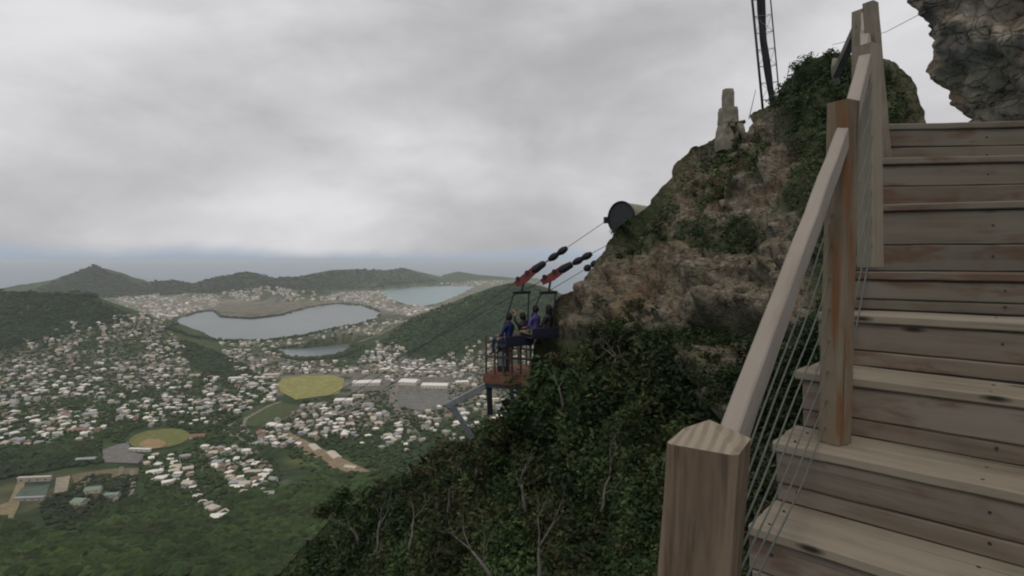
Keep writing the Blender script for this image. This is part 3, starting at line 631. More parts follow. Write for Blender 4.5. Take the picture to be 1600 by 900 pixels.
# ------------------------------------------------------------------ tree canopy of the valley (nobody could count it)
def ico(sub=1):
    bm = bmesh.new(); bmesh.ops.create_icosphere(bm, subdivisions=sub, radius=1); v = np.array([x.co[:] for x in bm.verts]); f = np.array([[q.index for q in p.verts] for p in bm.faces]); bm.free(); return v, f
def blobs(name, px, py, rmin, rmax, col, label, sub=1, flat=0.75, jit=0.28):
    D = hit(px, py); ok = ~np.isnan(D); px, py, D = px[ok], py[ok], D[ok]; h = gheight(px, D); ok = h > 2; px, D, h = px[ok], D[ok], h[ok]
    v0, f0 = ico(sub); n_ = len(px); r_ = rng.uniform(rmin, rmax, n_); k = len(v0)
    vv = v0[None]*(1+rng.uniform(-jit, jit, (n_, k, 1))); vv[..., 2] *= flat; vv = vv*r_[:, None, None]
    vv += np.stack([(px-800)/F*D, D, h+r_*0.35], 1)[:, None]
    ff = f0[None]+(np.arange(n_)*k)[:, None, None]; col = np.array(col); pt = 0.55+0.9*fbm((px-800)/F*D/55+7, D/55, 3, 44)[:, None]; cc = np.repeat((col*pt*rng.uniform(0.6, 1.5, (n_, 1))*(1+rng.uniform(-.12, .12, (n_, 3)))), k, 0)
    return tag(obj(name, np_mesh(name, vv.reshape(-1, 3), ff.reshape(-1, 3), [MAT['canopy']], cols=cc)), label, 'trees', None, 'stuff')
def sc(poly, n_, avoid=()): p = sample_poly(poly, n_, avoid); return p[:, 0], p[:, 1]
NOTREE = NOHOUSE
blobs('forest_canopy', *sc([(-40, 800), (120, 850), (160, 800), (240, 770), (340, 825), (370, 780), (470, 760), (480, 745), (720, 735), (720, 760), (600, 905), (-40, 905)], 7000), 2.6, 8.0, (0.032, 0.052, 0.015), 'low green forest covering the slope at the foot of the mountain', 1)
blobs('forest_canopy', *sc([(-40, 712), (60, 700), (150, 690), (160, 725), (100, 732), (0, 750), (-40, 760)], 900), 3, 6, (0.026, 0.042, 0.016), 'dark wood between the far left suburb and the stadium', 1)
blobs('town_trees', *sc([(-40, 560), (90, 510), (240, 490), (300, 560), (440, 590), (380, 665), (440, 740), (420, 790), (360, 830), (240, 790), (215, 720), (0, 705), (-40, 700)], 8000, NOTREE), 2.6, 5.2, (0.034, 0.056, 0.018), 'trees standing between the houses of the left suburb', 0)
sheet('commercial_yard', [(560, 575), (610, 566), (700, 572), (760, 590), (764, 606), (716, 612), (604, 618), (552, 620), (545, 600)], (0.15, 0.142, 0.118), 0.8, jitter=0.3)
blobs('town_trees', *sc([(340, 535), (600, 540), (640, 555), (900, 510), (900, 690), (680, 740), (480, 740), (400, 660), (440, 630), (350, 590)], 4200, NOTREE), 2.6, 5.0, (0.036, 0.056, 0.020), 'trees standing between the houses right of the playing field', 0)
blobs('hill_scrub', *sc([(-40, 455), (120, 457), (200, 490), (200, 500), (40, 535), (-40, 560)], 2600), 4, 8, (0.024, 0.042, 0.016), 'dense dark scrub on the left hill', 0)
blobs('hill_scrub', *sc([(592, 535), (640, 500), (720, 467), (815, 440), (890, 470), (890, 515), (760, 530), (700, 555), (640, 550)], 2600), 4, 8, (0.030, 0.054, 0.020), 'dense green scrub on the rounded hill behind the zip line', 0)
# mangrove fringe round the pond and lagoon
fx, fy = [], []
for poly in (POND, LAGOON):
    n_ = len(poly)
    for i in range(n_):
        (a, b), (c_, d_) = poly[i], poly[(i+1) % n_]; k = int(math.hypot(c_-a, d_-b)*1.6)
        for t in range(k): s_ = t/k; fx.append(a+(c_-a)*s_+random.gauss(0, 2.0)); fy.append(b+(d_-b)*s_+(1.3 if poly is LAGOON or b > 505 else -0.6)+random.gauss(0, 1.0))
blobs('park_trees', *sc([(60, 790), (110, 760), (150, 740), (215, 745), (205, 790), (150, 830), (80, 830)], 420, [ell(146, 768, 16, 9), ell(125, 787, 16, 9), ell(176, 776, 14, 7)]), 2.5, 5.0, (0.028, 0.04, 0.018), 'clumps of dark trees around the green-roofed halls at lower left', 0)
blobs('hill_scrub', *sc([(255, 528), (300, 535), (345, 552), (394, 577), (388, 592), (330, 582), (300, 572), (285, 545)], 900), 3, 7, (0.026, 0.044, 0.016), 'dense dark scrub on the low green spur below the pond', 0)
blobs('shore_trees', np.array(fx), np.array(fy), 3, 9, (0.038, 0.052, 0.026), 'dark trees fringing the pond and the lagoon', 0, 0.6)
blobs('hill_scrub', *sc([(55, 452), (147, 414), (212, 443), (385, 424), (470, 431), (560, 420), (632, 418), (685, 440), (600, 452), (420, 452), (160, 466), (60, 458)], 2600), 9, 18, (0.036, 0.048, 0.028), 'thin scrub on the far ridge by the sea', 0, 0.5)

# ================================================================== the rocky ridge beside the stairs
SIL = [(380, 960), (440, 905), (500, 842), (560, 786), (620, 750), (690, 706), (740, 668), (790, 640), (822, 606), (846, 560), (862, 512), (880, 478), (910, 446), (945, 404), (985, 370), (1012, 342), (1040, 294), (1056, 272),
       (1076, 252), (1120, 224), (1160, 208), (1176, 184), (1204, 168), (1228, 128), (1268, 98), (1300, 84), (1345, 84), (1388, 94), (1410, 112), (1430, 150), (1441, 190), (1450, 260), (1500, 330), (1560, 380)]
CTRL = [(380, 960, 36), (560, 786, 31), (690, 706, 25), (790, 640, 19.5), (846, 560, 18), (885, 470, 17.5), (950, 400, 16.8), (1040, 295, 16), (1120, 222, 15), (1200, 165, 13.5), (1300, 84, 11.5), (1390, 95, 11), (1441, 190, 10.5), (1560, 380, 10),
        (600, 980, 19), (800, 980, 11), (1000, 980, 7), (1150, 980, 5.2), (1300, 980, 4.8), (1560, 980, 4.8), (800, 800, 14.5), (900, 600, 14), (1000, 450, 13), (1100, 350, 12.5), (1150, 500, 9.5), (1200, 250, 12),
        (1000, 700, 10.5), (1150, 700, 7), (1300, 300, 9), (1300, 600, 6.5), (1450, 400, 8), (1560, 600, 6)]
cp = np.array(CTRL, float); cxy = cp[:, :2]/500; cl = np.log(cp[:, 2])
def tps(r2): return 0.5*r2*np.log(r2+1e-9)
def fit():
    n_ = len(cxy); r2 = ((cxy[:, None]-cxy[None])**2).sum(-1); K = tps(r2)+np.eye(n_)*0.02; P = np.c_[np.ones(n_), cxy]
    A = np.block([[K, P], [P.T, np.zeros((3, 3))]]); return np.linalg.solve(A, np.r_[cl, np.zeros(3)])
TP = fit()
def rdepth(px, py):
    q = np.stack([px, py], -1)/500; r2 = ((q[..., None, :]-cxy)**2).sum(-1); return np.exp(tps(r2)@TP[:len(cxy)]+TP[-3]+q@TP[-2:])
sx = np.array([s[0] for s in SIL], float); sy = np.array([s[1] for s in SIL], float)
CPX = np.arange(384, 1560, 3.0); NT = 230; NBK = 26
ROCKZ = [[(885, 470), (945, 402), (985, 388), (1060, 370), (1180, 380), (1240, 400), (1235, 520), (1150, 470), (1060, 470), (980, 500), (900, 520), (862, 520)],
         [(1050, 290), (1075, 255), (1150, 215), (1175, 185), (1215, 170), (1235, 260), (1190, 330), (1120, 340), (1060, 370), (1030, 350)],
         [(1090, 520), (1180, 500), (1240, 560), (1200, 640), (1100, 640), (1040, 600)], [(1385, 80), (1460, 80), (1480, 220), (1385, 220)], [(1180, 330), (1260, 330), (1240, 400), (1150, 390)]]
def rockw(px, py):
    w_ = np.zeros(px.shape)
    for z in ROCKZ: d = poly_dist(px, py, z); w_ = np.maximum(w_, np.where(in_poly(px, py, z), np.clip(0.5+d/30, 0, 1), np.clip(0.5-d/30, 0, 1)))
    return w_
def build_ridge():
    ys = np.interp(CPX, sx, sy); ys = ys+4*(fbm(CPX/22, CPX*0, 4, 5)-0.5)*2
    T = np.linspace(0, 1, NT)**0.9; PX = np.repeat(CPX[:, None], NT, 1); PY = 990+(ys[:, None]-990)*T[None]
    Dp = rdepth(PX, PY); X = (PX-800)/F*Dp; Z = EYE+(HY-PY)/F*Dp; A = np.stack([X, Dp, Z], -1)
    bk = np.arange(1, NBK+1)/NBK; last = A[:, -1:, :]; B = np.repeat(last, NBK, 1); B[..., 1] += (bk*9)[None]; B[..., 2] -= (bk**1.6*9)[None]; B[..., 0] += (bk*2)[None]
    G = np.concatenate([A, B], 1)
    du = np.gradient(G, axis=0); dv = np.gradient(G, axis=1); Nn = np.cross(du, dv); Nn /= np.linalg.norm(Nn, axis=-1)[..., None]+1e-9
    flip = np.sum(Nn*(np.array([0, 0, EYE])-G), -1) < 0; Nn[flip & (np.arange(G.shape[1])[None] < NT)] *= -1
    PXX = np.concatenate([PX, np.repeat(PX[:, -1:], NBK, 1)], 1); PYY = np.concatenate([PY, np.repeat(PY[:, -1:], NBK, 1)], 1)
    W = rockw(PXX, PYY); out_ = np.empty_like(G); vor = mnoise.voronoi; tur = mnoise.turbulence
    for i in range(G.shape[0]):
        for j in range(G.shape[1]):
            p = G[i, j]; q = Vector((p[0]*0.9, p[1]*0.9, (p[2]-EYE)*1.25)); d = vor(q*0.85)[0]; d2 = vor(q*2.3)[0]; d3 = vor(q*6.1)[0]; s_ = min(1.0, G[i, j, 1]/10)
            amp = (min(0.5, d[1]-d[0])*0.75+min(0.4, d2[1]-d2[0])*0.30+min(0.4, d3[1]-d3[0])*0.13-0.26)*(0.35+0.65*W[i, j])+0.22*(tur(q*0.7, 4, False)-0.5)+W[i, j]*0.16*abs(((q[2]*0.9+0.5*tur(q*0.5, 3, False)) % 1.0)*2-1)-W[i, j]*.08+(1-W[i, j])*0.55*(tur(q*0.35, 3, False)-0.45)
            if j >= NT-3 and j < NT+2: amp *= 0.55
            if CPX[i] > 1380: amp *= 0.35
            out_[i, j] = p+Nn[i, j]*amp*s_*1.25
    return G, out_, Nn, PXX, PYY, W
RG, RO, RN, RPX, RPY, RW = build_ridge()
moss = np.clip(1-RW*1.25, 0, 1); moss = np.maximum(moss, np.clip((fbm(RG[..., 0]*1.2+30, (RG[..., 2]-EYE)*1.2+50, 4, 77)-0.55)*5, 0, 1)*0.7)
me = np_mesh('rocky_ridge', RO.reshape(-1, 3), grid_faces(*RO.shape[:2]), [MAT['ridge_rock']], smooth=True, cols=np.repeat(moss.reshape(-1, 1), 3, 1))
tag(obj('rocky_ridge', me), kind='structure')
def ridge_pt(px, py):
    i = np.clip(np.round((px-CPX[0])/3).astype(int), 0, len(CPX)-1); j = np.array([np.searchsorted(-RPY[a, :NT], -b) for a, b in zip(i, py)]); ok = (j > 0) & (j < NT); j = np.clip(j, 0, NT-1)
    return RO[i, j], RN[i, j], ok
# ---- leaf clusters
def leaf_clusters(centers, rad, leaf, n_leaf, cols, squash=0.8):
    n_ = len(centers); k = n_leaf
    u = rng.normal(size=(n_, k, 3)); u /= np.linalg.norm(u, axis=-1)[..., None]; rr = rng.random((n_, k, 1))**0.45
    off = u*rr*rad[:, None, None]; off[..., 2] *= squash; c = centers[:, None]+off
    a = rng.normal(size=(n_, k, 3)); a[..., 2] *= 0.6; a /= np.linalg.norm(a, axis=-1)[..., None]
    b = np.cross(a, u+rng.normal(size=u.shape)*0.5); b /= np.linalg.norm(b, axis=-1)[..., None]+1e-9
    ls = leaf[:, None, None]*rng.uniform(0.6, 1.3, (n_, k, 1))
    v = np.stack([c-a*ls, c-b*ls*0.42, c+a*ls, c+b*ls*0.42], 2).reshape(-1, 3)
    f = np.arange(n_*k*4).reshape(-1, 4); cc = cols[:, None]*rng.uniform(0.65, 1.4, (n_, k, 1)); cc = np.repeat(cc.reshape(-1, 3), 4, 0); return v, f, cc
GREENS = np.array([[0.032, 0.056, 0.018], [0.042, 0.068, 0.022], [0.024, 0.042, 0.016], [0.052, 0.068, 0.026], [0.056, 0.054, 0.026]])
def scrub(name, poly, n_, label, size=(13, 24), leafpx=4.2, n_leaf=46, pal=GREENS, lift=0.5):
    P = sample_poly(poly, n_); p, nn, ok = ridge_pt(P[:, 0], P[:, 1]); p, nn = p[ok], nn[ok]; d = p[:, 1]; rad = rng.uniform(*size, len(p))/F*d
    out_ = nn*(rad*rng.uniform(-0.2, 1.2, len(p)))[:, None]*lift; out_[:, 2] += rad*0.35
    cidx = np.clip((fbm(p[:, 0]*0.8+9, (p[:, 2]-EYE)*0.8+50, 3, 4)*len(pal)+rng.normal(0, .7, len(p))), 0, len(pal)-1).astype(int); bright = (0.45+1.5*fbm(p[:, 0]*0.55+40, (p[:, 2]-EYE)*0.55+90, 3, 61)**1.2)[:, None]
    v, f, cc = leaf_clusters(p+out_, rad, leafpx/F*d, n_leaf, pal[cidx]*bright*rng.uniform(.7, 1.3, (len(p), 1))); return tag(obj(name, np_mesh(name, v, f, [MAT['leaves']], cols=cc)), label, 'shrubs', None, 'stuff')
scrub('scrub', [(846, 585), (880, 560), (930, 540), (1000, 525), (1060, 545), (1090, 640), (1090, 700), (1050, 990), (760, 990), (790, 800), (800, 660)], 2300, 'dense dark green bushes below the rocks and beside the fat post', (14, 28), 5.6, 36, GREENS*1.1)
scrub('scrub', [(430, 912), (560, 790), (700, 702), (800, 635), (815, 700), (790, 820), (770, 990), (380, 990)], 1900, 'dark tangled bushes on the slope at the bottom centre', (12, 26), 5.0, 34, GREENS*0.9)
scrub('scrub', [(1100, 600), (1180, 560), (1300, 420), (1330, 600), (1300, 990), (1050, 990), (1080, 740)], 900, 'dark bushes seen through the wire cables beside the stairs', (18, 34), 5.5, 46, GREENS*0.8)
scrub('scrub', [(1204, 172), (1230, 128), (1268, 98), (1345, 86), (1350, 300), (1300, 420), (1250, 390), (1215, 360), (1235, 300), (1235, 240)], 520, 'bushes on the upper slope left of the tall posts', (7, 13), 2.8, 34, GREENS*1.15+0.008, lift=0.25)
scrub('scrub', [(940, 410), (985, 368), (1012, 344), (1045, 300), (1060, 340), (1150, 330), (1180, 350), (1120, 392), (1030, 368), (975, 392)], 300, 'thin green scrub along the ledge above the brown rocks', (6, 11), 2.6, 24, GREENS*1.15+0.01)
scrub('scrub', [(1050, 280), (1120, 226), (1170, 205), (1200, 240), (1140, 300), (1080, 330)], 90, 'low scrub among the rocks under the stone pillar', (8, 15), 3.2, 34, GREENS*1.2)
scrub('scrub', [(900, 520), (985, 470), (1060, 480), (1160, 520), (1230, 500), (1240, 620), (1120, 640), (1000, 520), (930, 560)], 150, 'patchy bushes over the lower part of the brown rocks', (9, 20), 3.8, 40, GREENS)
scrub('scrub', [(1345, 92), (1388, 98), (1425, 150), (1436, 200), (1400, 215), (1350, 200)], 90, 'low green plants on the rock dome behind the stairs', (6, 12), 2.8, 30, GREENS*1.1)
# ---- single shrubs and bare trees
def branch_tree(px, py, Z, hpx, label, name, cat, crown=0, lean=0.0, mat='dead_branch', seed=1, spread=0.6, r0px=4.0, levels=4, group=None):
    rd = random.Random(seed); base = U(px, py, Z); H = hpx/F*Z; t = thing(name, label, cat, base, group); m = MB(); tips = []
    def grow(p, d, ln, r_, lev):
        pts = [p]; rs = [r_]; q = p
        for i in range(4):
            d = (d+Vector((rd.uniform(-.28, .28), rd.uniform(-.28, .28), rd.uniform(-.1, .2)))).normalized(); q = q+d*ln/4; pts.append(q); rs.append(r_*(1-0.13*(i+1)))
        m.tube(pts, rs, 6, 0)
        if lev <= 0: tips.append(q); return
        for k in range(rd.choice((2, 2, 3))):
            nd = (d+Vector((rd.uniform(-1, 1)*spread, rd.uniform(-1, 1)*spread, rd.uniform(-.2, .5)*spread))).normalized(); grow(q if k < 2 else pts[2], nd, ln*rd.uniform(.6, .85), rs[-1]*0.75, lev-1)
    grow(base, Vector((lean, 0.05, 1)).normalized(), H*0.36, r0px/F*Z, levels-1)
    m.build('trunk', MAT[mat], t, smooth=True)
    if crown:
        C = np.array([tuple(x) for x in tips]); rad = rng.uniform(10, 17, len(C))/F*Z; pal = GREENS[rng.integers(0, 5, len(C))]
        v, f, cc = leaf_clusters(C, rad, np.full(len(C), 3.6/F*Z), crown, pal); v = v-np.array(tuple(base)); obj('crown', np_mesh('crown', v, f, [MAT['leaves']], cols=cc), t)
    return t
for a in ((770, 905, 8.6, 150, 'bare grey forked branches at the bottom edge, left of the middle', 'bare_tree', 'bare tree', 0, -0.55, 'dead_branch', 3, 0.9, 3.6, 4),
          (842, 915, 8.4, 165, 'bare grey trunk forking upward at the bottom edge, nearer the fat post', 'bare_tree', 'bare tree', 0, 0.1, 'dead_branch', 11, 0.7, 4.2, 4),
          (822, 800, 12.2, 130, 'thin pale trunk rising through the dark bushes under the platform', 'bare_tree', 'bare tree', 0, -0.05, 'dead_branch', 21, 0.3, 3.4, 3),
          (590, 860, 17.5, 130, 'pale thin stem among twigs on the left end of the dark slope', 'bare_tree', 'bare tree', 0, 0.0, 'dead_branch', 33, 0.5, 2.8, 4),
          (1000, 575, 12.2, 90, 'bare curved branch lying over the bushes under the brown rocks', 'bare_tree', 'bare tree', 0, -2.2, 'dead_branch', 8, 0.5, 3.0, 3)):
    branch_tree(*a)
for i, (px, py, Z, h, lab, sd_) in enumerate(((640, 860, 17, 130, 'bright green young tree at the bottom, left of the bare branches', 5), (700, 800, 17.5, 120, 'small dark leafy tree left of the pale thin trunk', 6), (560, 850, 24, 90, 'leftmost small tree on the edge of the dark slope', 7),
                                            (745, 745, 18, 110, 'leafy tree below the grey struts of the platform', 9), (880, 640, 14.2, 100, 'rounded green tree right below the wooden platform', 12), (960, 600, 12.6, 110, 'green tree below the curved bare branch', 14),
                                            (940, 800, 10, 160, 'dark green tree left of the fat post', 15), (1020, 590, 12.3, 70, 'bright bush just below the brown rocks', 17))):
    branch_tree(px, py, Z, h, lab, 'small_tree', 'tree', 90, 0.0, 'bark', sd_, 0.8, 3.0, 4)

# ---- boulder over the top of the stairs
def boulder():
    t = thing('boulder', 'huge dark craggy boulder hanging over the top of the stairs', 'boulder', U(1560, 190, 5.2))
    L_ = [(-190, 1452), (-120, 1430), (-60, 1424), (0, 1430), (40, 1440), (68, 1447), (90, 1472), (130, 1492), (165, 1512), (187, 1527), (215, 1545), (260, 1600)]; L_ = [(a, b+58) for a, b in L_]
    Z0 = 5.6; rows = 150; cols = 260; ys = np.linspace(-190, 260, rows); xl = np.interp(ys, [a for a, _ in L_], [b for _, b in L_]); V_ = []
    for y, x in zip(ys, xl):
        X0 = (x-800)/F*Z0; rx = 1.75; ry = 1.5; k = min(1, (260-y)/60, (y+190)/100+0.05); k = math.sqrt(max(k, 0.02)); rx *= 0.35+0.65*k; ry *= 0.3+0.7*k; cx_ = X0+rx; zc_ = EYE+(HY-y)/F*Z0
        for c in range(cols):
            a = 2*math.pi*c/cols; p = Vector((cx_-math.cos(a)*rx, Z0+0.2+math.sin(a)*ry, zc_)); nn = Vector((-math.cos(a)/rx, math.sin(a)/ry, 0)).normalized()
            q = p-Vector((0, 0, EYE)); d = mnoise.voronoi(q*1.5)[0]; d2 = mnoise.voronoi(q*4.5+Vector((3, 1, 2)))[0]; d3 = mnoise.voronoi(q*11)[0]
            amp = min(.5, d[1]-d[0])*0.27+min(.4, d2[1]-d2[0])*0.09+min(.4, d3[1]-d3[0])*0.04+0.22*(mnoise.turbulence(q*1.6, 5, False)-.5)-0.12
            V_.append(p+nn*amp-t.location)
    f = [(r*cols+c, r*cols+(c+1) % cols, (r+1)*cols+(c+1) % cols, (r+1)*cols+c) for r in range(rows-1) for c in range(cols)]
    me = bpy.data.meshes.new('rock'); me.from_pydata([tuple(v) for v in V_], [], f+[tuple(range(cols-1, -1, -1)), tuple((rows-1)*cols+c for c in range(cols))])
    me.materials.append(MAT['boulder_rock']); me.polygons.foreach_set('use_smooth', [True]*len(me.polygons))
    a = me.color_attributes.new('tint', 'FLOAT_COLOR', 'POINT'); arr = np.zeros((len(V_), 4), np.float32); a.data.foreach_set('color', arr.ravel()); obj('rock', me, t)
boulder()

# ================================================================== the wooden stairs
SD = Vector((0.69, 0.724, 0)); PD = Vector((0.724, -0.69, 0)); UP = Vector((0, 0, 1))   # up the stairs / across to the right
def ST(s, p, h): return SD*s+PD*p+Vector((0, 0, EYE+h))
stairs = thing('wooden_staircase', 'weathered grey wooden stairs climbing right beside the rocks', 'stairs', ST(2.0, 0, -1.62))
def board(name, c, ax, dims, mat, parent, label=None, bev=0.006, warp=0.003):
    """a plank: long side along its own x"""
    lx, ly, lz = dims; nseg = max(2, int(lx/0.12)); vs = []; fs = []
    ph = random.uniform(0, 9)
    for i in range(nseg+1):
        x = -lx/2+lx*i/nseg; dz = warp*math.sin(x*2.3+ph)+random.uniform(-.0012, .0012); dy = random.uniform(-.0018, .0018)
        b = bev; prof = [(-ly/2+b, -lz/2), (ly/2-b, -lz/2), (ly/2, -lz/2+b), (ly/2, lz/2-b), (ly/2-b, lz/2), (-ly/2+b, lz/2), (-ly/2, lz/2-b), (-ly/2, -lz/2+b)]
        vs += [(x, y+dy, z+dz) for y, z in prof]
    for i in range(nseg):
        for k in range(8): a = i*8+k; b2 = i*8+(k+1) % 8; fs.append((a, a+8, b2+8, b2))
    fs.append(tuple(range(8))); fs.append(tuple(nseg*8+k for k in range(7, -1, -1)))
    me = bpy.data.meshes.new(name); me.from_pydata(vs, [], fs); me.materials.append(MAT[mat]); me.update()
    X, Y, Z_ = ax; M = Matrix(((X.x, Y.x, Z_.x, 0), (X.y, Y.y, Z_.y, 0), (X.z, Y.z, Z_.z, 0), (0, 0, 0, 1))); M.translation = c-parent.matrix_basis.translation
    o = obj(name, me, parent, M)
    if label: o['label'] = label
    return o
PL, PR = -0.80, 1.05
STEPS = [(1.49, -1.39), (1.76, -1.16), (2.03, -0.93), (2.30, -0.70), (2.57, -0.466), (2.84, -0.24), (3.11, -0.062), (3.38, 0.282), (3.65, 0.557), (3.92, 0.80)]
TURN = [0, 0, 0, 0, 0, 3, 10, 28, 35, 39]
axT = (PD, SD, UP); axR = (PD, UP, -SD)
def zrot(v, a): return Vector((v.x*math.cos(a)-v.y*math.sin(a), v.x*math.sin(a)+v.y*math.cos(a), v.z))
SCR = MB()
for k, (s, h) in enumerate(STEPS):
    s1 = STEPS[k+1][0] if k+1 < len(STEPS) else s+0.6
    prev = STEPS[k-1][1] if k else -1.62
    W_ = PR-PL; pc = (PL+PR)/2; old = k >= 6
    d = s1-s+0.03 if k < 9 else 0.30; nb = 2; bw = d/nb; th = R(TURN[k]); pd, sdv = zrot(PD, th), zrot(SD, th); axT = (pd, sdv, UP); axR = (pd, UP, -sdv)
    def SK(a, b, c_): return ST(s, PL, c_)+sdv*(a-s)+pd*(b-PL)
    for i in range(nb):
        off = random.uniform(-.012, .012)
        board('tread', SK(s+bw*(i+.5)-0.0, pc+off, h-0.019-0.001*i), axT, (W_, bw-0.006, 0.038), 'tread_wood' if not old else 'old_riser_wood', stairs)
    # riser: upper and lower plank, set back under the nosing
    top = h-0.038; bot = prev; rh = top-bot
    parts = [0.64, 0.36] if k < 7 else ([0.56, 0.44] if k == 7 else [0.5, 0.5])
    board('backing_board', SK(s+0.062, pc, top-rh/2), axR, (W_-0.03, rh+0.03, 0.02), 'riser_wood', stairs)
    y = top
    for i, q in enumerate(parts):
        hh = rh*q
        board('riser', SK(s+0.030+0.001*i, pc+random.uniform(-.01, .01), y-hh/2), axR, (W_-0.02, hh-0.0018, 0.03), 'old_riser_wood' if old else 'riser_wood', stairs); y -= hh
    for pp in (0.06, 0.62, 1.2, 1.78):
        for q_ in (0.035, bw+0.03):
            c_ = SK(s+q_+0.02, PL+pp, h+0.0005); SCR.tube([c_-UP*0.004, c_+UP*0.0015], 0.0055, 8)
        c_ = SK(s+0.014, PL+pp+0.02, top-rh*0.25); SCR.tube([c_, c_+sdv*0.01], 0.0055, 8); c_ = SK(s+0.014, PL+pp+0.02, top-rh*0.75); SCR.tube([c_, c_+sdv*0.01], 0.0055, 8)
o = SCR.build('screw_heads', MAT['dark_steel'], stairs); o['kind'] = 'stuff'
# landing below and above
for i in range(9): board('landing_board', ST(1.46-0.14*(i+.5), 0.1, -1.62-0.019), axT, (2.1, 0.134, 0.038), 'tread_wood', stairs)
for i in range(5): board('landing_board', SK(4.24+0.14*i, 0.42, 0.80-0.022), axT, (1.3, 0.134, 0.038), 'old_riser_wood', stairs)
m = MB()
for p_ in (PL+0.045, PR-0.045):   # saw-tooth stringer cut to the steps
    prof = []; 
    for k, (s, h) in enumerate(STEPS):
        prev = STEPS[k-1][1] if k else -1.62; prof += [(s+0.048, prev-0.042), (s+0.048, h-0.042)]
    prof += [(4.55, STEPS[-1][1]-0.042)]; low = [(4.55, 0.35), (STEPS[0][0]+0.05, -1.95)]
    bl = [( (s_), h_) for s_, h_ in prof+low]; n_ = len(bl); v = [ST(a, p_-0.02, b) for a, b in bl]+[ST(a, p_+0.02, b) for a, b in bl]
    m2 = MB(); m2.add(v, [tuple(range(n_)), tuple(range(2*n_-1, n_-1, -1))]+[(i, i+n_, (i+1) % n_+n_, (i+1) % n_) for i in range(n_)]); m2.build('stringer', MAT['riser_wood'], stairs)
for s_, h_ in ((1.35, -1.66), (0.4, -1.66), (4.4, 0.65)):
    for p_ in (PL+0.12, PR-0.12): m = MB(); m.box(ST(s_, p_, h_-1.6), (0.1, 0.1, 3.1), axT); m.build('support_post', MAT['grey_post_wood'], stairs)

# ---- railing: posts, handrails, cables
rail = thing('stair_railing', 'wooden post railing with wire cables along the left of the stairs', 'railing', U(1300, 690, 2.2))
def post(bx, by, bz, Z, wd, top_y, mat, lean=0.0, rot=None, pyr=0.0, label=None, dz=0.0):
    base = U(bx, by, Z) if bz is None else bz; top = U(bx, top_y, Z); Hh = top.z-base.z; X = PD if rot is None else Vector((math.cos(rot), math.sin(rot), 0)); Y = UP.cross(X)
    b = wd*0.07; prof = [(-wd/2+b, -wd/2), (wd/2-b, -wd/2), (wd/2, -wd/2+b), (wd/2, wd/2-b), (wd/2-b, wd/2), (-wd/2+b, wd/2), (-wd/2, wd/2-b), (-wd/2, -wd/2+b)]
    vs = []; ns = 12
    for i in range(ns+1):
        z = Hh*i/ns; off = Vector((lean*z, 0, 0)); vs += [X*(x+random.uniform(-.0008, .0008))+Y*(y+random.uniform(-.0008, .0008))+off+UP*z for x, y in prof]
    fs = [(i*8+k, i*8+(k+1) % 8, (i+1)*8+(k+1) % 8, (i+1)*8+k) for i in range(ns) for k in range(8)]; fs.append(tuple(range(7, -1, -1)))
    mats = [MAT[mat], MAT['post_top_wood']]
    tv = len(vs); vs.append(UP*(Hh+pyr)+Vector((lean*Hh, 0, 0))); fs += [(ns*8+k, ns*8+(k+1) % 8, tv) for k in range(8)]
    me = bpy.data.meshes.new('post'); me.from_pydata([tuple(v) for v in vs], [], fs)
    for q in mats: me.materials.append(q)
    for i in range(8): me.polygons[len(fs)-1-i].material_index = 1
    o = obj('post', me, rail, Matrix.Translation(base-rail.matrix_basis.translation))
    if label: o['label'] = label
    return o
post(1062, 0, U(1030, 405, 1.06)+Vector((0, 0, -1.62)), 1.06, 0.123, 688, 'post_wood', 0.072, pyr=0.038, label='fat brown streaky post with a pyramid top', rot=R(-33))
post(1304, 690, None, 2.21, 0.084, 160, 'stained_post_wood', 0.026, rot=R(-62), pyr=0.004, label='rust-stained grey post')
post(1360, 417, None, 2.80, 0.085, 72, 'grey_post_wood', -0.012, rot=R(-62), pyr=0.003)
post(1385, 300, None, 3.30, 0.062, 5, 'grey_post_wood', -0.085, rot=R(-58), pyr=0.003, label='tallest post, leaning left')
post(1345, 190, None, 3.95, 0.085, 18, 'grey_post_wood', 0.0, rot=R(-60), pyr=0.003)
def rbar(name, a, b, w_, h_, mat='rail_wood', label=None):
    d = (b-a); ln = d.length; d.normalize(); y = UP.cross(d).normalized(); z = d.cross(y); return board(name, (a+b)/2, (d, y, z), (ln, w_, h_), mat, rail, label, 0.004, 0.002)
rbar('handrail', U(1141, 694, 1.2), U(1318, 212, 2.19), 0.041, 0.07)
rbar('handrail', U(1326, 200, 2.27), U(1352, 98, 2.77), 0.05, 0.075)
rbar('handrail', U(1352, 100, 2.86), U(1352, 28, 3.9), 0.05, 0.075)
# lower side rail going down on the far side
m = MB(); m.beam(U(1343, 36, 3.93), U(1306, 116, 4.6), 0.05, 0.06); m.build('handrail', MAT['bark'], rail)
m = MB(); m.tube([U(1305, 92, 4.62), U(1303, 105, 4.62), U(1304, 118, 4.62), U(1309, 132, 4.62)], 0.022, 8); m.build('end_bracket', MAT['concrete'], rail, True)
# wire cables
for k, y0 in enumerate((335, 382, 434, 483, 532, 580, 626, 668)):
    a = U(1300-1.5*k, y0, 2.2); y1 = 708+k*38; b = U(1168-2.5*k, y1, 1.16); m = MB(); pts = []
    for i in range(9):
        t = i/8; p = a.lerp(b, t); p.z -= 0.012*math.sin(math.pi*t); p.y += 0.004*math.sin(9*t+k); pts.append(p)
    m.tube(pts, 0.0023, 6); m.build('cable', MAT['cable_steel'], rail, True)
for k in range(7):
    a = U(1366, 120+40*k, 2.82); b = U(1330-1.0*k, 215+62*k, 2.24); m = MB(); m.tube([a, b], 0.003, 6); m.build('cable', MAT['cable_steel'], rail, True)

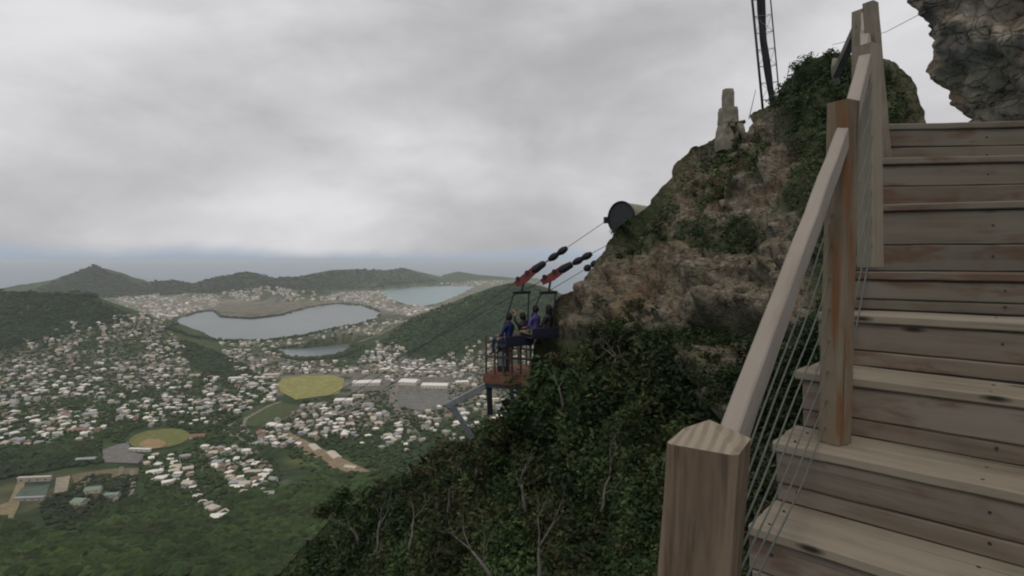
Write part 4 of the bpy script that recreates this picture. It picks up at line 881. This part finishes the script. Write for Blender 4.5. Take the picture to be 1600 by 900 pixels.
# ================================================================== zip line station
ZD = 17.4
def cylinder(m, a, b, r_, n_=24, mi=0): m.tube([a, b], r_, n_, mi)
t = thing('cable_drum', 'big round grey cable drum sticking out of the ridge', 'drum', U(1000, 350, 17.6))
a = U(970, 340, 16.3); b = U(1052, 349, 17.9); d = (b-a).normalized()
m = MB(); m.tube([a+d*0.05, a+d*0.10, b], [0.43, 0.44, 0.40], 32); m.build('casing', MAT['drum_beige'], t, True)
m = MB(); m.tube([a, a+d*0.06], 0.455, 32); m.build('end_plate', MAT['drum_face'], t)
m = MB(); o1 = d.orthogonal().normalized(); o2 = d.cross(o1); m.tube([a-d*0.015+o1*0.455*math.cos(q)+o2*0.455*math.sin(q) for q in np.linspace(0, 2*math.pi, 33)], 0.022, 6); m.build('rim', MAT['black_rubber'], t, True)
m = MB(); m.box(U(949, 344, 16.75), (0.2, 0.16, 0.18)); m.build('cable_clamp', MAT['black_rubber'], t)
LINES = [((946, 346), (820, 432), [(880, 386), (866, 396), (848, 407), (836, 416)], 'left', True), ((980, 366), (862, 430), [(918, 392), (904, 400), (890, 410), (878, 417)], 'middle', True), ((990, 376), (872, 446), [(942, 400), (930, 406), (919, 412)], 'right', False)]
def trolley(px, py, p0, dirv, which):
    c = U(px, py, ZD)
    t = thing('trolley', f'red sliding trolley on the {which} zip line cable, a chair hanging under it', 'trolley', c, 'red trolleys on the zip lines')
    n_ = dirv.cross(Vector((0, 1, 0))).normalized(); n_ = n_ if n_.z > 0 else -n_
    m = MB(); A = c-dirv*0.38-n_*0.05; B = c+dirv*0.42-n_*0.0; vs = []
    for y in (-0.07, 0.07):
        for p in (A-n_*0.09, A+n_*0.10, B+n_*0.12, B-n_*0.10, c-n_*0.17): vs.append(p+Vector((0, y, 0)))
    m.add(vs, [(0, 1, 2, 3, 4), (9, 8, 7, 6, 5), (0, 5, 6, 1), (1, 6, 7, 2), (2, 7, 8, 3), (3, 8, 9, 4), (4, 9, 5, 0)]); m.build('body', MAT['red_paint'], t, bevel=0.015)
    m = MB(); m.tube([B-dirv*0.05, B+dirv*0.28], [0.13, 0.10], 12); m.build('buffer', MAT['black_rubber'], t)
    for k in (-0.22, 0.12): m = MB(); m.tube([c+dirv*k+n_*0.06-Vector((0, .09, 0)), c+dirv*k+n_*0.06+Vector((0, .09, 0))], 0.07, 14); m.build('wheel', MAT['dark_steel'], t)
    return c, t
for (s0, s1, beads, which, tr) in LINES:
    a = U(*s0, 16.75); b = U(*s1, ZD); dirv = (a-b).normalized(); far = a-dirv*260
    m = MB(); pts = [a+(far-a)*t_-Vector((0, 0, 22*t_*(1-t_)*0.0)) for t_ in np.linspace(0, 1, 8)]; m.tube(pts, 0.009, 6)
    o = m.build('zip_line_cable', MAT['dark_steel']); tag(o, f'{which} steel zip line cable running down from the drum', 'cable', 'zip line cables')
    bt = thing('spring_stack', f'row of black rubber spring rollers on the {which} cable', 'spring stack', U(*beads[0], 17.0), 'spring stacks on the cables')
    for i, q in enumerate(beads):
        dd = (q[0]-s0[0])/(s1[0]-s0[0]); c = a.lerp(b, dd); ln = 0.17 if i in (0, 1) and tr else 0.11
        m = MB(); m.tube([c-dirv*ln, c-dirv*ln*.3, c+dirv*ln*.3, c+dirv*ln], [0.06, 0.105, 0.105, 0.06], 14); m.build('roller', MAT['black_rubber'], bt, True)
    m = MB(); m.tube([a.lerp(b, (beads[0][0]-s0[0])/(s1[0]-s0[0])), a.lerp(b, (beads[-1][0]-s0[0])/(s1[0]-s0[0]))], 0.028, 8); m.build('sleeve', MAT['grey_steel'], bt)
    if tr: trolley(*s1, a, dirv, which)

# ---- people: one continuous skinned body each
def rider(base, face, shirt, legs, label, group, hair_long=False, arm=0):
    """seated person; base = seat point (pelvis), face = heading"""
    fx_ = Vector((math.sin(face), math.cos(face), 0)); rt = Vector((fx_.y, -fx_.x, 0))
    P = []; E = []; Rr = []; part = []
    def v(x, y, z, r_, pr, zone):   # x right, y forward, z up
        P.append(rt*x+fx_*y+Vector((0, 0, z))); Rr.append(r_); part.append(zone); i = len(P)-1
        if pr is not None: E.append((pr, i))
        return i
    pel = v(0, 0, 0, (.15, .12), None, 1); ab = v(0, .01, .16, (.14, .10), pel, 0); ch = v(0, .02, .34, (.17, .11), ab, 0); sh = v(0, .0, .46, (.13, .085), ch, 0); nk = v(0, .015, .55, (.05, .05), sh, 2)
    hd = v(0, .03, .64, (.075, .09), nk, 2); tp = v(0, .03, .76, (.072, .085), hd, 2); nose = v(0, .125, .68, (.02, .02), hd, 2)
    for s_ in (-1, 1):
        hp = v(.10*s_, .03, -.02, (.09, .09), pel, 1); kn = v(.14*s_, .46, .03, (.068, .068), hp, 1); ca = v(.14*s_, .50, -.14, (.06, .06), kn, 1); an = v(.14*s_, .50, -.38, (.042, .042), ca, 1); v(.15*s_, .55, -.43, (.045, .035), an, 3); v(.155*s_, .66, -.44, (.035, .025), len(P)-1, 3)
        so = v(.19*s_, .0, .44, (.065, .065), sh, 0)
        if arm: el = v(.26*s_, .10, .58, (.045, .045), so, 0); wr = v(.16*s_, .16, .82, (.03, .03), el, 2)
        else: el = v(.25*s_, .08, .18, (.045, .045), so, 0); wr = v(.15*s_, .30, .14, (.03, .03), el, 2)
        pm = v(P[wr].dot(rt)-.01*s_, P[wr].dot(fx_)+.05, P[wr].z+(.05 if arm else .0), (.034, .018), wr, 2)
        for q in range(4): 
            f1 = v(P[pm].dot(rt)+(-.024+.016*q), P[pm].dot(fx_)+.045, P[pm].z+(.02 if arm else -.01), (.009, .009), pm, 2); v(P[f1].dot(rt), P[f1].dot(fx_)+.01, P[f1].z-.03, (.008, .008), f1, 2)
        v(P[pm].dot(rt)-.04*s_, P[pm].dot(fx_)+.01, P[pm].z+.01, (.010, .010), pm, 2)
    me = bpy.data.meshes.new('tmp'); me.from_pydata([tuple(p) for p in P], E, []); tmp = bpy.data.objects.new('tmp', me); COL.objects.link(tmp)
    sk = tmp.modifiers.new('s', 'SKIN')
    for i, r_ in enumerate(Rr): me.skin_vertices[0].data[i].radius = r_
    me.skin_vertices[0].data[0].use_root = True
    sb = tmp.modifiers.new('d', 'SUBSURF'); sb.levels = 1; bpy.context.view_layer.update()
    res = bpy.data.meshes.new_from_object(tmp.evaluated_get(bpy.context.evaluated_depsgraph_get())); bpy.data.objects.remove(tmp)
    t = thing('person', label, 'person', base, group); res.name = 'body'; res.materials.clear()
    for q in (shirt, legs, 'skin', 'dark_shirt'): res.materials.append(MAT[q])
    for p in res.polygons:
        c = p.center; best = min(range(len(P)), key=lambda i: (P[i]-c).length-Rr[i][0]); p.material_index = part[best]; p.use_smooth = True
    obj('body', res, t)
    m = MB(); bm = bmesh.new(); bmesh.ops.create_uvsphere(bm, u_segments=14, v_segments=10, radius=1)
    c = base+fx_*-.005+Vector((0, 0, .71)); hs = [c+Vector((v_.co.x*.105, v_.co.y*.115, v_.co.z*.125 if v_.co.z > -.2 or not hair_long else v_.co.z*.28)) for v_ in bm.verts]
    m.add(hs, [tuple(q.index for q in f.verts) for f in bm.faces]); bm.free(); m.build('hair', MAT['hair'], t, True); return t
FACE = R(-52)
def chair(cx_, cy_, trol, label):
    """hanging double seat: centre of the seat, hanging point"""
    top = U(*trol, ZD); seat = U(cx_, cy_, ZD); t = thing('hanging_seat', label, 'zip line seat', seat, 'hanging seats under the trolleys')
    bar = U(trol[0]-5, 457, ZD); rt = Vector((math.cos(FACE), -math.sin(FACE), 0)); rt = Vector((0.86, 0.5, 0))
    m = MB(); m.tube([top, bar+Vector((0, 0, .02))], 0.035, 8); m.build('hanger_rod', MAT['dark_steel'], t)
    m = MB(); m.beam(bar-rt*0.30, bar+rt*0.30, 0.09, 0.09); m.build('cross_bar', MAT['dark_steel'], t)
    for s_ in (-1, 1):
        m = MB(); m.tube([bar+rt*0.26*s_, seat+rt*0.42*s_+Vector((0, 0, .42)), seat+rt*0.46*s_], 0.022, 6); m.build('strap', MAT['harness'], t)
    m = MB(); m.beam(seat-rt*0.5-Vector((0, 0, .14)), seat+rt*0.5-Vector((0, 0, .14)), 0.42, 0.05); m.build('seat', MAT['harness'], t, bevel=0.015)
    m = MB(); bk = Vector((0.0, -0.2, 0)); m.box(seat+bk*0.0-Vector((-.10, .17, -.02)), (0.96, 0.04, 0.26), (rt, UP.cross(rt), UP)); m.build('backrest', MAT['harness'], t, bevel=0.01)
    return seat, rt
s1, r1 = chair(806, 531, (820, 432), 'left hanging seat with two riders, lower of the two')
s2, r2 = chair(847, 519, (862, 430), 'right hanging seat with two riders, closer to the rocks')
rider(s1-r1*0.24, FACE, 'blue_shirt', 'jeans', 'person in a dark blue shirt, leftmost rider of the left seat', 'riders strapped into the zip line seats')
rider(s1+r1*0.24, FACE, 'dark_shirt', 'maroon_shirt', 'person in dark clothes beside the blue shirt in the left seat', 'riders strapped into the zip line seats', arm=1)
rider(s2-r2*0.24, FACE, 'violet_shirt', 'khaki', 'person in a violet-blue shirt in the right seat', 'riders strapped into the zip line seats')
rider(s2+r2*0.24, FACE, 'dark_shirt', 'maroon_shirt', 'person in dark clothes nearest the rocks in the right seat', 'riders strapped into the zip line seats', hair_long=True)

# ---- launch platform
pf = thing('launch_platform', 'small red-brown wooden launch platform on grey struts under the riders', 'platform', U(800, 640, 18.2))
c0 = U(758, 583, 18.0); ex = Vector((1, -0.28, -0.02)).normalized(); ey = Vector((0.28, 1, 0)).normalized(); LW = 1.75; LD = 1.9
for i in range(11): 
    m = MB(); m.box(c0+ex*(LW*(i+.5)/11)+ey*LD/2-UP*0.03, (LW/11-0.012, LD, 0.05), (ex, ey, UP)); m.build('deck_board', MAT['deck_wood'], pf)
for k, (q, ln, dv) in enumerate(((c0-ey*0.03-UP*0.17, LW, ex), (c0+ey*(LD+.03)-UP*0.17, LW, ex))): m = MB(); m.beam(q, q+dv*ln, 0.07, 0.26); m.build('rim_beam', MAT['deck_wood'], pf)
m = MB(); m.beam(c0-ex*0.03-UP*0.17, c0-ex*0.03-UP*0.17+ey*LD, 0.07, 0.26); m.build('rim_beam', MAT['deck_wood'], pf)
m = MB(); m.beam(c0-ey*0.0-UP*0.36+ex*.02, c0-UP*0.36+ex*LW, 0.12, 0.12); m.build('steel_bearer', MAT['dark_steel'], pf)
tops = []
for i, q in enumerate((0.02, 0.30, 0.58, 0.86, 1.14, 1.45)):
    for row in (0.04, LD-0.04):
        a = c0+ex*q+ey*row; hh = (1.12, .78, 1.05, .9, 1.1, 1.0)[i]; m = MB(); m.box(a+UP*hh/2, (0.055, 0.055, hh), (ex, ey, UP)); m.build('rail_post', MAT['rust_brown'], pf)
for row in (0.04, LD-0.04):
    for hh in (0.52, 0.98): m = MB(); m.beam(c0+ey*row+UP*hh-ey*0.03, c0+ey*row+ex*1.5+UP*hh-ey*0.03, 0.03, 0.07); m.build('guard_rail', MAT['rust_brown'], pf)
for a, b, wd in (((764, 604), (766, 646), .17), ((698, 634), (762, 601), .17), ((704, 630), (738, 684), .15), ((700, 637), (716, 624), .20), ((798, 606), (806, 655), .13)):
    m = MB(); m.beam(U(*a, 18.05), U(*b, 18.3), wd, wd, up=Vector((0, 1, 0))); m.build('strut', MAT['grey_steel'] if a[0] != 764 else MAT['dark_steel'], pf)
t = thing('control_box', 'dark control cabinet standing on the launch platform', 'cabinet', c0+ex*.42+ey*.6)
m = MB(); m.box(c0+ex*.42+ey*.6+UP*.36, (.34, .3, .70), (ex, ey, UP)); m.build('cabinet', MAT['dark_steel'], t, bevel=.02)
m = MB(); m.box(c0+ex*.42+ey*.6+UP*.75, (.40, .36, .05), (ex, ey, UP)); m.build('lid', MAT['black_rubber'], t)
m = MB(); m.box(c0+ex*.42+ey*.44+UP*.40, (.24, .03, .45), (ex, ey, UP)); m.build('door', MAT['grey_steel'], t)

# ---- stone pillar on the ridge
t = thing('stone_pillar', 'stepped stone pillar standing on the skyline of the ridge', 'pillar', U(1141, 228, 14.6))
def block(name, x0, x1, y0, y1, Z, dep, mat='concrete', tp=.94):
    a = U(x0, y1, Z); b = U(x1, y0, Z); c = (a+b)/2; n_ = 10; rx = (b.x-a.x)/2; hh = b.z-a.z; vs = []
    for i in range(6):
        z = -hh/2+hh*i/5; k = 1+(tp-1)*i/5+random.uniform(-.03, .03)
        if i in (0, 5): k *= .93
        vs += [c+Vector((rx*k*(1+random.uniform(-.05, .05))*(abs(math.cos(q))**.6)*math.copysign(1, math.cos(q)), dep*k*(abs(math.sin(q))**.6)*math.copysign(1, math.sin(q)), z)) for q in np.linspace(0, 2*math.pi, n_, endpoint=False)+.3]
    m = MB(); m.add(vs, [(i*n_+k, i*n_+(k+1) % n_, (i+1)*n_+(k+1) % n_, (i+1)*n_+k) for i in range(5) for k in range(n_)]+[tuple(range(n_-1, -1, -1)), tuple(5*n_+k for k in range(n_))]); m.build(name, MAT[mat], t)
block('base_block', 1120, 1162, 196, 236, 14.6, .33); block('middle_block', 1123, 1152, 169, 199, 14.6, .24); block('top_block', 1129, 1146, 140, 171, 14.6, .14, tp=.98)
m = MB(); m.tube([U(1150, 193, 14.5), U(1164, 190, 14.5)], .05, 8); m.build('side_bolt', MAT['rust_brown'], t)

# ---- lattice mast with black cable bundle
t = thing('radio_mast', 'thin lattice mast with a thick black cable bundle rising from the ridge top', 'mast', U(1200, 182, 13.6))
ZM = 13.6
def legp(f, x0, x1): return U(x0+(x1-x0)*f, 182+(-260-182)*f, ZM)
legs = [((1193, 1150), 0.0), ((1211, 1164), .1), ((1216, 1176), -.14)]
for i, (xx, dy) in enumerate(legs):
    m = MB(); m.tube([legp(f, *xx)+Vector((0, dy, 0)) for f in np.linspace(0, 1, 6)], .030 if i == 0 else .016, 8); m.build('leg', MAT['dark_steel'], t, True)
m = MB()
for k in range(17):
    f = k/17; g = (k+1)/17; pa = [legp(f, *xx)+Vector((0, dy, 0)) for xx, dy in legs]; pb = [legp(g, *xx)+Vector((0, dy, 0)) for xx, dy in legs]
    for i in range(3): 
        m.tube([pa[i], pa[(i+1) % 3]], .006, 5)
        if k % 2: m.tube([pa[i], pb[(i+1) % 3]], .005, 5)
m.build('lattice', MAT['grey_steel'], t)
for i in range(4):
    m = MB(); pts = []; 
    for k in range(30):
        f = k/29; x = 1211-(1211-1160)*f+3.6*math.sin(2.2*f*6+i*1.6)*(0.35+f)-5*math.sin(math.pi*min(1, f*2.4))*0.8; pts.append(U(x, 184-444*f, ZM)+Vector((0, .05*math.cos(f*14+i), 0)))
    m.tube(pts, .062, 7); m.build('cable_bundle', MAT['black_rubber'], t, True)
for a, b in (((1170, 186), (1181, 140)), ((1229, 128), (1234, 97))):
    m = MB(); m.tube([U(*a, 13.9), U(*b, 13.9)], [.012, .006], 6); o = m.build('antenna', MAT['grey_steel']); tag(o, 'thin whip antenna '+('between the stone pillar and the mast' if a[0] == 1170 else 'standing right of the mast on the bushes'), 'antenna')
m = MB(); m.tube([U(1300, 70, 9.8), U(1384, 50, 8), U(1445, 18, 5.8)], .004, 5); o = m.build('guy_wire', MAT['grey_steel']); tag(o, 'thin wire sloping up to the boulder against the sky', 'wire')

# ================================================================== haze over the valley and the sea
m = MB(); m.box((0, 0, (-12+372)/2), (126000, 126000, 384)); hz = m.build('haze', []); tag(hz, kind='stuff', label='pale grey-blue sea haze filling the air over the valley', cat='haze')
hm = bpy.data.materials.new('haze_air'); hm.use_nodes = True; ht = hm.node_tree; ht.nodes.clear(); ho = ht.nodes.new('ShaderNodeOutputMaterial'); pv = ht.nodes.new('ShaderNodeVolumePrincipled')
pv.inputs['Color'].default_value = (0.925, 0.962, 1.0, 1); pv.inputs['Density'].default_value = 0.000043; pv.inputs['Anisotropy'].default_value = 0.1
ht.links.new(pv.outputs[0], ho.inputs['Volume']); hz.data.materials.clear(); hz.data.materials.append(hm)
